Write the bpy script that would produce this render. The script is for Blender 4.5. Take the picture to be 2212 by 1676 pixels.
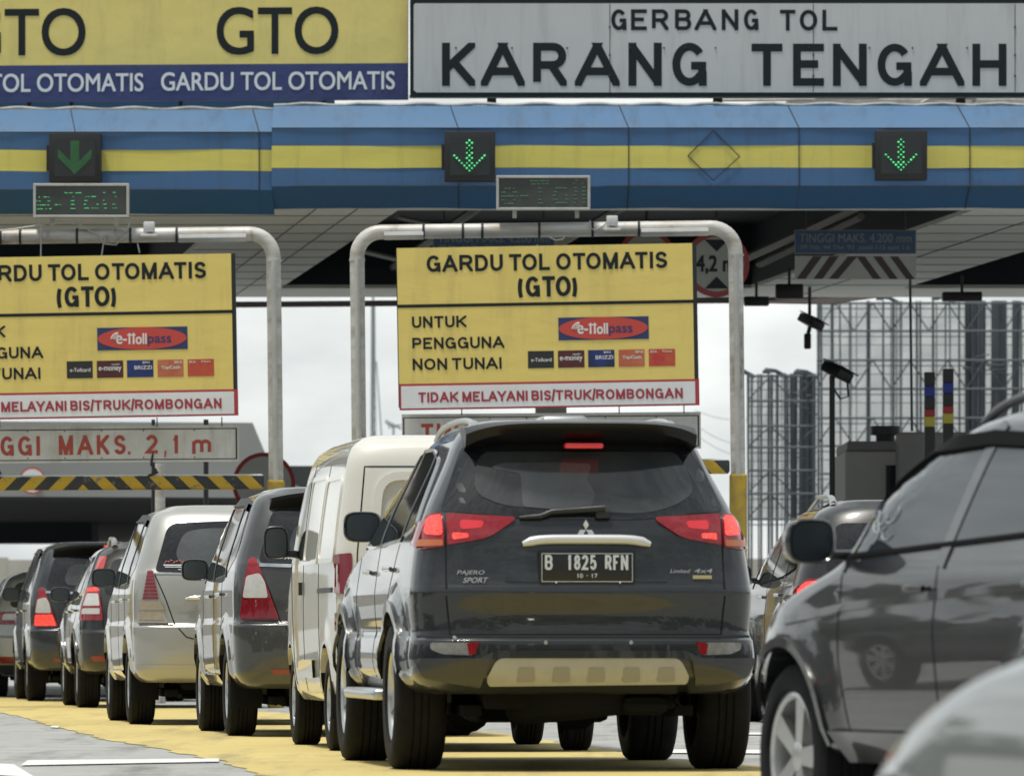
import bpy, bmesh, math, random
import numpy as np
from mathutils import Vector, Matrix
random.seed(7)
for o in list(bpy.data.objects): bpy.data.objects.remove(o)
SC = bpy.context.scene
COL = SC.collection
# ------------------------------------------------------------------ camera
F = 16000.0      # focal length in units of a 2212 px wide picture
CZ = 0.68        # camera height
HY = 1380.0      # horizon row in that picture
cam = bpy.data.cameras.new('camera'); cam.sensor_width = 36.0
cam.lens = F / 2212 * 36.0
cam.shift_y = (HY - 837.0) / 2212.0
cam.clip_start = 0.5; cam.clip_end = 6000
cam.dof.use_dof = True; cam.dof.focus_distance = 52.0; cam.dof.aperture_fstop = 9.0
co = bpy.data.objects.new('camera', cam); COL.objects.link(co)
co.location = (0, 0, CZ); co.rotation_euler = (math.radians(90), 0, 0)
SC.camera = co
# ------------------------------------------------------------------ world and sun
SUN_EL = math.radians(77); SUN_AZ = math.radians(-128)     # azimuth: clockwise from +Y
w = bpy.data.worlds.new('World'); SC.world = w; w.use_nodes = True
nt = w.node_tree; nt.nodes.clear()
def N(t, **k):
    n = nt.nodes.new(t)
    for a, b in k.items(): setattr(n, a, b)
    return n
out = N('ShaderNodeOutputWorld'); bg = N('ShaderNodeBackground'); bg.inputs['Strength'].default_value = 0.1
sky = N('ShaderNodeTexSky', sky_type='NISHITA'); sky.sun_disc = False
sky.sun_elevation = SUN_EL; sky.sun_rotation = SUN_AZ; sky.dust_density = 4.0; sky.air_density = 1.0
tc = N('ShaderNodeTexCoord'); mp = N('ShaderNodeMapping'); mp.inputs['Scale'].default_value = (1, 1, 2.2)
nz = N('ShaderNodeTexNoise'); nz.inputs['Scale'].default_value = 3.2; nz.inputs['Detail'].default_value = 7; nz.inputs['Roughness'].default_value = 0.55
nz2 = N('ShaderNodeTexNoise'); nz2.inputs['Scale'].default_value = 26.0; nz2.inputs['Detail'].default_value = 5
cr = N('ShaderNodeValToRGB'); cr.color_ramp.elements[0].position = 0.22; cr.color_ramp.elements[0].color = (2.2, 2.4, 2.5, 1)
cr.color_ramp.elements[1].position = 0.86; cr.color_ramp.elements[1].color = (8.8, 9.1, 8.9, 1); e3 = cr.color_ramp.elements.new(.62); e3.color = (6.1, 6.45, 6.45, 1)
ad = N('ShaderNodeMath', operation='MULTIPLY_ADD'); ad.inputs[1].default_value = 0.75
mx = N('ShaderNodeMix', data_type='RGBA'); mx.inputs['Factor'].default_value = 0.86
L_ = nt.links.new
L_(tc.outputs['Generated'], mp.inputs['Vector']); L_(mp.outputs['Vector'], nz.inputs['Vector']); L_(mp.outputs['Vector'], nz2.inputs['Vector'])
sb = N('ShaderNodeMath', operation='SUBTRACT'); sb.inputs[1].default_value = 0.5
L_(nz2.outputs['Fac'], sb.inputs[0]); L_(sb.outputs[0], ad.inputs[0]); L_(nz.outputs['Fac'], ad.inputs[2])
sxy = N('ShaderNodeSeparateXYZ'); L_(tc.outputs['Generated'], sxy.inputs[0])
bias = N('ShaderNodeMath', operation='MULTIPLY_ADD'); bias.inputs[1].default_value = .19; L_(sxy.outputs['Y'], bias.inputs[0]); L_(ad.outputs[0], bias.inputs[2])
bi2 = N('ShaderNodeMath', operation='MULTIPLY_ADD'); bi2.inputs[1].default_value = -.10; L_(sxy.outputs['Z'], bi2.inputs[0]); L_(bias.outputs[0], bi2.inputs[2])
L_(bi2.outputs[0], cr.inputs['Fac']); L_(sky.outputs['Color'], mx.inputs['A']); L_(cr.outputs['Color'], mx.inputs['B'])
L_(mx.outputs['Result'], bg.inputs['Color']); L_(bg.outputs[0], out.inputs['Surface'])
sd = bpy.data.lights.new('sun', 'SUN'); sd.energy = 2.6; sd.angle = math.radians(9); sd.color = (1, .96, .88)
so = bpy.data.objects.new('sun', sd); COL.objects.link(so)
sv = Vector((math.sin(SUN_AZ) * math.cos(SUN_EL), math.cos(SUN_AZ) * math.cos(SUN_EL), math.sin(SUN_EL)))
so.rotation_euler = sv.to_track_quat('Z', 'Y').to_euler(); so.location = (0, 40, 60)
SC.view_settings.view_transform = 'Standard'; SC.view_settings.look = 'None'
SC.view_settings.exposure = 0.42; SC.view_settings.gamma = 1.0
SC.render.engine = 'CYCLES'; SC.cycles.use_denoising = True
SC.cycles.max_bounces = 6; SC.cycles.caustics_reflective = False; SC.cycles.caustics_refractive = False
# ------------------------------------------------------------------ helpers
MATS = {}
def mat(name, col, rough=.6, metal=0., coat=0., coatr=.03, noise=None, bump=None, emit=None, spec=None, stretch=None, streak=None):
    """noise=(scale, amount, second colour)"""
    if name in MATS: return MATS[name]
    m = bpy.data.materials.new(name); m.use_nodes = True; t = m.node_tree; b = t.nodes['Principled BSDF']
    b.inputs['Base Color'].default_value = (*col, 1); b.inputs['Roughness'].default_value = rough
    b.inputs['Metallic'].default_value = metal; b.inputs['Coat Weight'].default_value = coat; b.inputs['Coat Roughness'].default_value = coatr
    if spec is not None: b.inputs['Specular IOR Level'].default_value = spec
    if emit: b.inputs['Emission Color'].default_value = (*emit[0], 1); b.inputs['Emission Strength'].default_value = emit[1]
    vec = None
    if noise or bump:
        c = t.nodes.new('ShaderNodeTexCoord'); mpn = t.nodes.new('ShaderNodeMapping'); t.links.new(c.outputs['Object'], mpn.inputs['Vector'])
        if stretch: mpn.inputs['Scale'].default_value = stretch
        vec = mpn.outputs['Vector']
    if noise:
        n = t.nodes.new('ShaderNodeTexNoise'); n.inputs['Scale'].default_value = noise[0]; n.inputs['Detail'].default_value = 6; n.inputs['Roughness'].default_value = .65
        t.links.new(vec, n.inputs['Vector'])
        r = t.nodes.new('ShaderNodeValToRGB'); r.color_ramp.elements[0].position = .38; r.color_ramp.elements[1].position = .68
        k = noise[1]; c2 = noise[2] if len(noise) > 2 else tuple(x * .6 for x in col)
        r.color_ramp.elements[0].color = (*col, 1); r.color_ramp.elements[1].color = (*[a * (1 - k) + b2 * k for a, b2 in zip(col, c2)], 1)
        t.links.new(n.outputs['Fac'], r.inputs['Fac']); t.links.new(r.outputs['Color'], b.inputs['Base Color'])
    if bump:
        n = t.nodes.new('ShaderNodeTexNoise'); n.inputs['Scale'].default_value = bump[0]; n.inputs['Detail'].default_value = 4
        t.links.new(vec, n.inputs['Vector'])
        bm_ = t.nodes.new('ShaderNodeBump'); bm_.inputs['Strength'].default_value = bump[1]; bm_.inputs['Distance'].default_value = bump[2] if len(bump) > 2 else .02
        t.links.new(n.outputs['Fac'], bm_.inputs['Height']); t.links.new(bm_.outputs['Normal'], b.inputs['Normal'])
    if streak:    # (mapping scale, amount, colour, low, high): rain streaks, tyre tracks, stains
        c = t.nodes.new('ShaderNodeTexCoord'); mq = t.nodes.new('ShaderNodeMapping'); t.links.new(c.outputs['Object'], mq.inputs['Vector']); mq.inputs['Scale'].default_value = streak[0]
        n = t.nodes.new('ShaderNodeTexNoise'); n.inputs['Scale'].default_value = 1; n.inputs['Detail'].default_value = 7; n.inputs['Roughness'].default_value = .7; t.links.new(mq.outputs['Vector'], n.inputs['Vector'])
        r = t.nodes.new('ShaderNodeMapRange'); r.inputs['From Min'].default_value = streak[3]; r.inputs['From Max'].default_value = streak[4]; r.inputs['To Max'].default_value = streak[1]; t.links.new(n.outputs['Fac'], r.inputs['Value'])
        x = t.nodes.new('ShaderNodeMix'); x.data_type = 'RGBA'; x.inputs['B'].default_value = (*streak[2], 1); t.links.new(r.outputs['Result'], x.inputs['Factor'])
        if b.inputs['Base Color'].is_linked: t.links.new(b.inputs['Base Color'].links[0].from_socket, x.inputs['A'])
        else: x.inputs['A'].default_value = (*col, 1)
        t.links.new(x.outputs['Result'], b.inputs['Base Color'])
    MATS[name] = m
    return m
def link(name, me, m, parent=None, smooth=None):
    o = bpy.data.objects.new(name, me); COL.objects.link(o)
    if m is not None: me.materials.append(m)
    if smooth is not None:
        for p in me.polygons: p.use_smooth = True
        me.set_sharp_from_angle(angle=math.radians(smooth))
    if parent is not None: o.parent = parent
    return o
def obj(name, bm, m, parent=None, smooth=None):
    me = bpy.data.meshes.new(name); bm.to_mesh(me); bm.free()
    return link(name, me, m, parent, smooth)
def tag(o, label=None, cat=None, group=None, kind=None):
    if label: o['label'] = label
    if cat: o['category'] = cat
    if group: o['group'] = group
    if kind: o['kind'] = kind
    return o
def empty(name, label, cat, loc=(0, 0, 0), rz=0, group=None):
    o = bpy.data.objects.new(name, None); COL.objects.link(o); o.location = loc; o.rotation_euler = (0, 0, rz); o.empty_display_size = .3
    return tag(o, label, cat, group)
def P(px, py, d): return Vector(((px - 1106) / F * d, d, CZ + (HY - py) / F * d))
def box(bm, x0, x1, y0, y1, z0, z1, M=None):
    vs = [bm.verts.new(Vector(p) if M is None else M @ Vector(p)) for p in
          [(x0, y0, z0), (x1, y0, z0), (x1, y1, z0), (x0, y1, z0), (x0, y0, z1), (x1, y0, z1), (x1, y1, z1), (x0, y1, z1)]]
    for f in [(0, 3, 2, 1), (4, 5, 6, 7), (0, 1, 5, 4), (1, 2, 6, 5), (2, 3, 7, 6), (3, 0, 4, 7)]: bm.faces.new([vs[i] for i in f])
    return vs
def bbox(bm, x0, x1, y0, y1, z0, z1, r=.01, seg=2, M=None):
    b2 = bmesh.new(); box(b2, x0, x1, y0, y1, z0, z1)
    bmesh.ops.bevel(b2, geom=b2.edges[:], offset=r, segments=seg, profile=.5, affect='EDGES')
    if M is not None: bmesh.ops.transform(b2, matrix=M, verts=b2.verts)
    merge(bm, b2)
def merge(bm, b2):
    me = bpy.data.meshes.new('tmp'); b2.to_mesh(me); b2.free(); bm.from_mesh(me); bpy.data.meshes.remove(me)
def prism(bm, pts, off):
    """closed polygon (world points) extruded by vector off"""
    a = [bm.verts.new(p) for p in pts]; b = [bm.verts.new(Vector(p) + off) for p in pts]
    n = len(pts)
    bm.faces.new(a); bm.faces.new(b[::-1])
    for i in range(n): bm.faces.new([a[i], b[i], b[(i + 1) % n], a[(i + 1) % n]])
def tube(bm, pts, r, n=10, cap=True):
    pts = [Vector(p) for p in pts]; rings = []; up = None
    rr = r if isinstance(r, (list, tuple)) else [r] * len(pts)
    for i, p in enumerate(pts):
        t = (pts[min(i + 1, len(pts) - 1)] - pts[max(i - 1, 0)])
        if t.length < 1e-9: t = Vector((0, 0, 1))
        t.normalize()
        if up is None: up = Vector((0, 0, 1)) if abs(t.z) < .9 else Vector((0, 1, 0))
        a = t.cross(up)
        if a.length < 1e-4: a = t.cross(Vector((1, 0, 0)))
        a.normalize(); b = a.cross(t).normalized(); up = b
        rings.append([bm.verts.new(p + (a * math.cos(k * 2 * math.pi / n) + b * math.sin(k * 2 * math.pi / n)) * rr[i]) for k in range(n)])
    for i in range(len(rings) - 1):
        for k in range(n): bm.faces.new([rings[i][k], rings[i][(k + 1) % n], rings[i + 1][(k + 1) % n], rings[i + 1][k]])
    if cap: bm.faces.new(rings[0][::-1]); bm.faces.new(rings[-1])
def lathe(bm, prof, n=40, M=None):
    """profile (radius, axial) revolved about X"""
    rings = []
    for r, a in prof:
        rings.append([bm.verts.new((M or Matrix()) @ Vector((a, r * math.cos(2 * math.pi * k / n), r * math.sin(2 * math.pi * k / n)))) for k in range(n)])
    for i in range(len(rings) - 1):
        for k in range(n): bm.faces.new([rings[i][k], rings[i][(k + 1) % n], rings[i + 1][(k + 1) % n], rings[i + 1][k]])
    return rings
_tc = {}
def text_mesh(s, bold=0.0):
    """letters as 2D triangles normalised to unit box: returns verts, faces"""
    key = (s, bold)
    if key in _tc: return _tc[key]
    cu = bpy.data.curves.new('t', 'FONT'); cu.body = s; cu.offset = bold; cu.resolution_u = 6; cu.fill_mode = 'FRONT'
    o = bpy.data.objects.new('t', cu); COL.objects.link(o)
    dg = bpy.context.evaluated_depsgraph_get(); me = bpy.data.meshes.new_from_object(o.evaluated_get(dg))
    v = np.array([tuple(x.co)[:2] for x in me.vertices]); f = [tuple(p.vertices) for p in me.polygons]
    bpy.data.objects.remove(o); bpy.data.curves.remove(cu); bpy.data.meshes.remove(me)
    lo, hi = v.min(0), v.max(0); v = (v - lo) / np.maximum(hi - lo, 1e-6)
    _tc[key] = (v, f); return v, f
def put_text(bm, s, fn, x0, x1, y0, y1, bold=0.0):
    v, f = text_mesh(s, 0.0)
    h = abs(y0 - y1); e = bold * h * .9
    for k, (ex, ey) in enumerate(((0, 0), (e, e), (-e, e), (e, -e), (-e, -e)) if bold else ((0, 0),)):
        vs = [bm.verts.new(fn(x0 + abs(e) + a * (x1 - x0 - 2 * abs(e)) + ex, y1 + (e if y0 > y1 else -e) + b * (y0 - y1 + (2 * e if y0 < y1 else -2 * e)) + ey) - Vector((0, .0003 * k, 0))) for a, b in v]
        for q in f:
            if len(set(q)) > 2:
                try: bm.faces.new([vs[i] for i in q])
                except ValueError: pass
# a plain sans-serif alphabet drawn with strokes: centre lines in a unit box
def _arc(cx, cy, rx, ry, a0, a1, n=10): return [(cx + rx * math.cos(math.radians(a0 + (a1 - a0) * k / n)), cy + ry * math.sin(math.radians(a0 + (a1 - a0) * k / n))) for k in range(n + 1)]
def _rr(n=4):
    return None
_O = _arc(.5, .5, .5, .5, 0, 360, 36)
GL = {'I': (.2, [[(.5, 0), (.5, 1)]]), 'T': (.83, [[(.5, 0), (.5, 1)], [(0, 1), (1, 1)]]), 'L': (.72, [[(0, 1), (0, 0), (1, 0)]]), 'H': (.84, [[(0, 0), (0, 1)], [(1, 0), (1, 1)], [(0, .52), (1, .52)]]),
      'E': (.78, [[(1, 1), (0, 1), (0, 0), (1, 0)], [(0, .52), (.92, .52)]]), 'F': (.72, [[(1, 1), (0, 1), (0, 0)], [(0, .5), (.9, .5)]]), 'N': (.84, [[(0, 0), (0, 1)], [(1, 0), (1, 1)], [(0, 1), (1, 0)]]),
      'M': (1.0, [[(0, 0), (0, 1)], [(1, 0), (1, 1)], [(0.02, 1), (.5, 0)], [(.98, 1), (.5, 0)]]), 'A': (.96, [[(-.04, 0), (.5, 1.03)], [(1.04, 0), (.5, 1.03)], [(.18, .3), (.82, .3)]]),
      'K': (.92, [[(0, 0), (0, 1)], [(0, .36), (.95, 1)], [(.32, .56), (1, 0)]]), 'U': (.84, [[(0, 1)] + _arc(.5, .36, .5, .36, 180, 360, 14) + [(1, 1)]]), 'O': (.98, [_O]), 'Y': (.92, [[(0, 1), (.5, .42)], [(1, 1), (.5, .42)], [(.5, 0), (.5, .45)]]),
      'D': (.87, [[(0, 0), (0, 1), (.45, 1)] + _arc(.45, .5, .55, .5, 90, -90, 16)[1:] + [(0, 0)]]), 'B': (.84, [[(0, 0), (0, 1), (.6, 1)] + _arc(.62, .765, .32, .235, 90, -90, 10) + [(0, .53)], [(.6, .53)] + _arc(.64, .265, .36, .265, 90, -90, 10) + [(0, 0)]]),
      'R': (.90, [[(0, 0), (0, 1), (.6, 1)] + _arc(.62, .74, .36, .26, 90, -90, 10) + [(0, .48)], [(.55, .48), (1, 0)]]), 'P': (.80, [[(0, 0), (0, 1), (.6, 1)] + _arc(.62, .73, .38, .27, 90, -90, 10) + [(0, .46)]]),
      'G': (.93, [_arc(.5, .5, .5, .5, 38, 318, 26) + [(.98, .24), (.98, .46), (.56, .46)], [(1.0, .30), (1.0, 0)]]), 'C': (.9, [_arc(.5, .5, .5, .5, 40, 320, 24)]),
      'S': (.82, [[(.97, .76)] + _arc(.5, .745, .44, .255, 20, 180, 10) + [(.1, .62), (.3, .54), (.7, .45), (.95, .36)] + _arc(.5, .26, .48, .26, 0, -165, 10)]),
      '1': (.42, [[(.75, 0), (.75, 1)], [(.75, .95), (0, .72)]]), '2': (.74, [_arc(.5, .72, .48, .28, 170, -20, 12) + [(.8, .48), (0, 0.0), (1, 0)]]), '4': (.8, [[(.75, 0), (.75, 1)], [(.75, 1), (0, .3)], [(0, .28), (1, .28)]]), '0': (.74, [_O]), '9': (.74, [_arc(.5, .68, .48, .32, 0, 360, 24), _arc(.5, .5, .5, .5, 10, -140, 12)]), '3': (.74, [_arc(.5, .745, .42, .255, 160, -80, 12), _arc(.5, .26, .48, .26, 85, -160, 12)]),
      '5': (.74, [[(.95, 1), (.15, 1), (.08, .52)] + _arc(.5, .32, .5, .32, 120, -160, 16)[1:]]), '8': (.74, [_arc(.5, .76, .42, .24, 0, 360, 24), _arc(.5, .26, .5, .26, 0, 360, 24)]), '7': (.74, [[(0, 1), (1, 1), (.35, 0)]]),
      '(': (.36, [_arc(2.0, .42, 2.0, .66, 121, 239, 14)]), ')': (.36, [_arc(-1.0, .42, 2.0, .66, 59, -59, 14)]), '/': (.38, [[(0, -.02), (1, 1.02)]]), '.': (.2, [[(.5, 0), (.5, .06)]]), ',': (.2, [[(.6, .1), (.3, -.14)]]), 'm': (1.05, [[(0, 0), (0, .72)], [(0, .55)] + _arc(.26, .52, .25, .2, 150, 0, 8) + [(.51, 0)], [(.5, .5)] + _arc(.76, .52, .25, .2, 160, 0, 8) + [(1, 0)]])}
def glyph(bm, ch, fn, x0, x1, yb, h, t):
    """one letter with ink from x0 to x1, baseline yb, height h (up positive), stroke t"""
    wd = x1 - x0; g = GL[ch]
    if ch in '.,':
        q = [(x0, yb), (x1, yb), (x1, yb + h), (x0, yb + h)] if ch == '.' else [(x0 + wd * .1, yb), (x0 + wd * .55, yb), (x1, yb + h), (x0 + wd * .25, yb + h)]
        bm.faces.new([bm.verts.new(fn(*v)) for v in q]); return
    for si, pl in enumerate(g[1]):
        pts = [Vector((x0 + t / 2 + u * (wd - t) if ch != 'I' and ch != '.' else (x0 + x1) / 2, yb + t / 2 + v * (h - t))) for u, v in pl]
        closed = (pts[0] - pts[-1]).length < 1e-3 * h
        if closed: pts = pts[:-1]
        n = len(pts)
        if n == 2 and not closed:
            d = (pts[1] - pts[0]).normalized()
            if abs(d.y) > .25: e = d * (t * .9); pts = [pts[0] - e * (1 if pl[0][1] < .05 or pl[0][1] > .95 else 0), pts[1] + e * (1 if pl[1][1] < .05 or pl[1][1] > .95 else 0)]
            else: pts = [pts[0] - d * t / 2, pts[1] + d * t / 2] if abs(d.y) < .02 and ch in 'T' else pts
        elif not closed and ch in 'LEFUDBRPH1247K':
            for a, b in ((0, 1), (-1, -2)):
                d = (pts[a] - pts[b]).normalized()
                if abs(d.x) < .02 or abs(d.y) < .02: pts[a] = pts[a] + d * t / 2 * (1 if not (ch in 'BRPD' and abs(pts[a].x - x0 - t / 2) < t * .1) else 0)
        L, R = [], []
        for i in range(n):
            a = pts[i - 1] if (i > 0 or closed) else None; b = pts[(i + 1) % n] if (i < n - 1 or closed) else None
            d1 = (pts[i] - a).normalized() if a is not None else None; d2 = (b - pts[i]).normalized() if b is not None else None
            if d1 is None: d1 = d2
            if d2 is None: d2 = d1
            n1, n2 = Vector((-d1.y, d1.x)), Vector((-d2.y, d2.x)); m = n1 + n2
            m = m.normalized() * (t / 2 / max(.45, math.cos(n1.angle(n2) / 2))) if m.length > 1e-4 else n1 * t / 2
            L.append(pts[i] + m); R.append(pts[i] - m)
        for i in range(n - (0 if closed else 1)):
            q = [L[i], L[(i + 1) % n], R[(i + 1) % n], R[i]]
            if ch not in '(),/':     # square-cut terminals at baseline and cap height
                for lim, sg in ((yb, 1), (yb + h, -1)):
                    o = []
                    for k in range(len(q)):
                        a, b = q[k], q[(k + 1) % len(q)]; ia, ib = (a.y - lim) * sg >= -1e-9, (b.y - lim) * sg >= -1e-9
                        if ia: o.append(a)
                        if ia != ib: o.append(a.lerp(b, (lim - a.y) / (b.y - a.y)))
                    q = o
                    if len(q) < 3: break
            if len(q) < 3: continue
            if ch in 'KMNRA':
                for lim, sg in ((x0 - (t * .2 if ch == 'A' else 0), 1), (x1 + (t * .2 if ch == 'A' else 0), -1)):
                    o = []
                    for k in range(len(q)):
                        a, b = q[k], q[(k + 1) % len(q)]; ia, ib = (a.x - lim) * sg >= -1e-9, (b.x - lim) * sg >= -1e-9
                        if ia: o.append(a)
                        if ia != ib: o.append(a.lerp(b, (lim - a.x) / (b.x - a.x)))
                    q = o
                    if len(q) < 3: break
            if len(q) < 3: continue
            try: bm.faces.new([bm.verts.new(fn(v.x, v.y) - Vector((0, .0009 * si + .00012 * (i % 6), 0))) for v in q])
            except ValueError: pass
def stroke_line(bm, s, fn, x0, x1, y0, y1, t):
    """y0 top, y1 bottom in picture units (y down); t = stroke as share of height"""
    h = y1 - y0; ws = []; x = 0
    for i, ch in enumerate(s):
        if ch == ' ': x += .42; continue
        g = GL[ch][0]
        if i and s[i - 1] != ' ':
            pr = s[i - 1]; tight = (pr in 'TAYLK' and ch in 'TAYO') or ch == '/' or pr == '/' or ch in '()' ; x += .05 if tight else .15
        ws.append((ch, x, x + g)); x += g
    k = (x1 - x0) / (x * h)
    for ch, a, b in ws: glyph(bm, ch, lambda px, py: fn(px, -py), x0 + a * h * k, x0 + b * h * k, -y1, h, t * h)
class Board:
    """flat board facing the camera, laid out in picture units at distance d, slightly rolled like the real one"""
    def __init__(s, d, xc=0, yc=0, tilt=0, lean=0, dx=0, dy=0):
        s.d, s.xc, s.yc, s.t, s.l, s.dx, s.dy = d, xc, yc, tilt, lean, dx, dy
    def m(s, x, y, off=0.0):
        X = x + s.l * (y - s.yc) + s.dx; Y = y - s.t * (x - s.xc) + s.dy
        p = P(X, Y, s.d); p.y -= off
        return p
    def plate(s, name, pts, m, parent, off=0.0, th=.004, smooth=None):
        bm = bmesh.new(); prism(bm, [s.m(x, y, off + th) for x, y in pts], Vector((0, th, 0)))
        bmesh.ops.recalc_face_normals(bm, faces=bm.faces)
        return obj(name, bm, m, parent, smooth)
    def rect(s, name, x0, y0, x1, y1, m, parent, off=0.0, th=.004):
        return s.plate(name, [(x0, y0), (x1, y0), (x1, y1), (x0, y1)], m, parent, off, th)
    def stroke(s, name, items, m, parent, off, t=.18):
        out = []; k = 0
        while k < len(items):
            grp = [items[k]]; k += 1
            while len(grp[0][0]) == 1 and k < len(items) and len(items[k][0]) == 1 and items[k][1] > grp[-1][2] and items[k][1] - grp[-1][2] < 1.0 * abs(grp[-1][4] - grp[-1][3]) + 6 and items[k][0] != 'T': grp.append(items[k]); k += 1
            out.append(s.stroke1(name, grp, m, parent, off, t))
        return out
    def stroke1(s, name, items, m, parent, off, t):
        bm = bmesh.new()
        for it in items:
            if len(it[0]) == 1: glyph(bm, it[0], lambda px, py: s.m(px, -py, off), it[1], it[2], -it[4], it[4] - it[3], t * (it[4] - it[3]) if it[0] != 'm' else t * (it[4] - it[3]))
            else: stroke_line(bm, it[0], lambda px, py: s.m(px, py, off), it[1], it[2], it[3], it[4], t)
        bmesh.ops.recalc_face_normals(bm, faces=bm.faces)
        for f in bm.faces:
            if f.normal.y > 0: f.normal_flip()
        return obj(name, bm, m, parent)
    def text(s, name, items, m, parent, off, bold=0.0):
        out = []
        for it in items:
            bm = bmesh.new(); put_text(bm, it[0], lambda x, y: s.m(x, y, off), it[1], it[2], it[3], it[4], bold); out.append(obj(name, bm, m, parent))
        return out
def ring_pts(cx, cy, r, n=48, ry=None): return [(cx + r * math.cos(2 * math.pi * k / n), cy + (ry or r) * math.sin(2 * math.pi * k / n)) for k in range(n)]
# ------------------------------------------------------------------ common materials
M_black = mat('black_plastic', (.018, .02, .022), .45, bump=(60, .1))
M_rubber = mat('tyre_rubber', (.010, .011, .012), .85, noise=(14, .5, (.025, .024, .022)), spec=.25)
M_under = mat('underbody', (.010, .011, .012), .9, spec=.2)
M_chrome = mat('chrome', (.75, .77, .78), .12, metal=1)
M_alloy = mat('alloy', (.55, .56, .56), .28, metal=.9)
M_white = mat('white_paint', (.72, .73, .72), .5, noise=(9, .25, (.4, .38, .33)))
# ================================================================== the setting: ground and markings
def gz(d): return 0.0 if d >= 36 else -(36 - d) * .012
M_asph = mat('concrete_road', (.37, .38, .365), .85, noise=(1.7, .7, (.25, .255, .245)), bump=(30, .5, .012), streak=((2.2, .22, 1), .75, (.12, .12, .115), .50, .70))
bm = bmesh.new()
xs = [-1500, -300, -60, -20, -8, 0, 8, 20, 60, 300, 1500]; ds = [-1500, -200, -30, 0, 8, 14, 20, 26, 31, 36, 45, 60, 90, 150, 400, 1200, 4000]
gv = [[bm.verts.new((x, d, gz(max(d, 8)))) for x in xs] for d in ds]
for i in range(len(ds) - 1):
    for j in range(len(xs) - 1): bm.faces.new([gv[i][j], gv[i][j + 1], gv[i + 1][j + 1], gv[i + 1][j]])
tag(obj('ground', bm, M_asph), kind='structure')
def flat(name, pts, m, lift=.004):
    bm = bmesh.new(); vs = [bm.verts.new((x, d, gz(d) + lift)) for x, d in pts]; f = bm.faces.new(vs)
    for dd in (20, 26, 31, 36):
        bmesh.ops.bisect_plane(bm, geom=bm.verts[:] + bm.edges[:] + bm.faces[:], plane_co=(0, dd, 0), plane_no=(0, 1, 0))
    for v in bm.verts: v.co.z = gz(v.co.y) + lift
    bmesh.ops.triangulate(bm, faces=bm.faces)
    bmesh.ops.recalc_face_normals(bm, faces=bm.faces)
    if sum(f.normal.z for f in bm.faces) < 0: bmesh.ops.reverse_faces(bm, faces=bm.faces)
    return tag(obj(name, bm, m), kind='structure')
def ragged(pts, amp=.045, step=.35):
    out = []
    for a, b in zip(pts[:-1], pts[1:]):
        L = math.hypot(b[0] - a[0], b[1] - a[1]); n = max(1, int(L / step))
        for k in range(n):
            t = k / n; out.append((a[0] + (b[0] - a[0]) * t + random.uniform(-amp, amp), a[1] + (b[1] - a[1]) * t))
    return out + [pts[-1]]
def G(px, py):
    d = CZ * F / (py - HY)
    for _ in range(20): d = (CZ - gz(d)) * F / (py - HY)
    return ((px - 1106) / F * d, d)
M_yel = mat('yellow_road_paint', (.57, .455, .16), .75, noise=(1.6, .5, (.45, .37, .16)), bump=(25, .4, .012), streak=((2.6, .2, 1), .7, (.20, .17, .095), .50, .72))
lb = [G(*p) for p in [(-220, 1518), (0, 1538), (39, 1545), (97, 1563), (147, 1576), (217, 1594), (310, 1609), (388, 1627), (485, 1642), (523, 1662), (574, 1676), (640, 1700)]]
rb = [G(*p) for p in [(1900, 1668), (1647, 1653), (1458, 1641), (1295, 1615), (1207, 1602), (1097, 1584), (974, 1574), (700, 1545), (400, 1525), (100, 1508)]]
flat('yellow_lane', ragged(lb) + [(0.2, 30.0), (2.0, 30.0)] + ragged(rb) + [(-9, 96), (-12, 96), (-12, 80)], M_yel)
M_line = mat('road_line_paint', (.78, .78, .75), .7, noise=(6, .5, (.45, .45, .43)))
flat('road_marking', [G(45, 1654), G(473, 1646), G(473, 1639), G(60, 1643)], M_line, .008)
flat('road_marking', [G(-60, 1647), G(30, 1652), G(75, 1680), G(-60, 1672)], M_line, .0082)
flat('road_marking', [G(1440, 1627), G(2000, 1630), G(2000, 1622), G(1440, 1619)], M_line, .008)
flat('road_marking', [G(1560, 1587), G(1700, 1587), G(1700, 1583), G(1560, 1583)], M_line, .0082)
flat('road_marking', [G(108, 1571), G(125, 1572), G(128, 1569), G(112, 1568)], M_line, .008)
# unseen tree belts at the sides and behind the camera, added to darken reflections
M_tree = mat('tree_foliage', (.035, .055, .025), .9, noise=(.4, .6, (.07, .09, .04)))
def treebelt(x0, y0, x1, y1, h, label):
    bm = bmesh.new(); L = math.hypot(x1 - x0, y1 - y0); n = int(L / .5)
    for k in range(n * 6):
        t = random.random(); x = x0 + (x1 - x0) * t + random.uniform(-4, 4); y = y0 + (y1 - y0) * t + random.uniform(-4, 4)
        hh = h * (.55 + .45 * math.sin(t * L * .21) * math.sin(t * L * .083 + 2)); z = random.random() ** .8 * hh
        s = random.uniform(.5, 1.3); a = random.uniform(0, 6.28); b = random.uniform(-1, 1)
        c = Vector((x, y, z + .3)); u = Vector((math.cos(a), math.sin(a), b * .5)) * s; v = Vector((-math.sin(a) * .4, math.cos(a) * .4, .9)) * s
        bm.faces.new([bm.verts.new(c - u - v), bm.verts.new(c + u - v * .6), bm.verts.new(c + u * .7 + v), bm.verts.new(c - u * .8 + v * .7)])
    return tag(obj('unseen_tree_belt', bm, M_tree), label, 'trees', kind='stuff')
treebelt(-60, -30, -52, 160, 11, 'unseen dense trees far left of the motorway, added to darken reflections')
treebelt(60, -30, 75, 150, 9, 'unseen dense trees far right of the motorway, added to darken reflections')
treebelt(-70, -55, 70, -55, 15, 'unseen dense trees across the road behind the camera, added to darken reflections')
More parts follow.
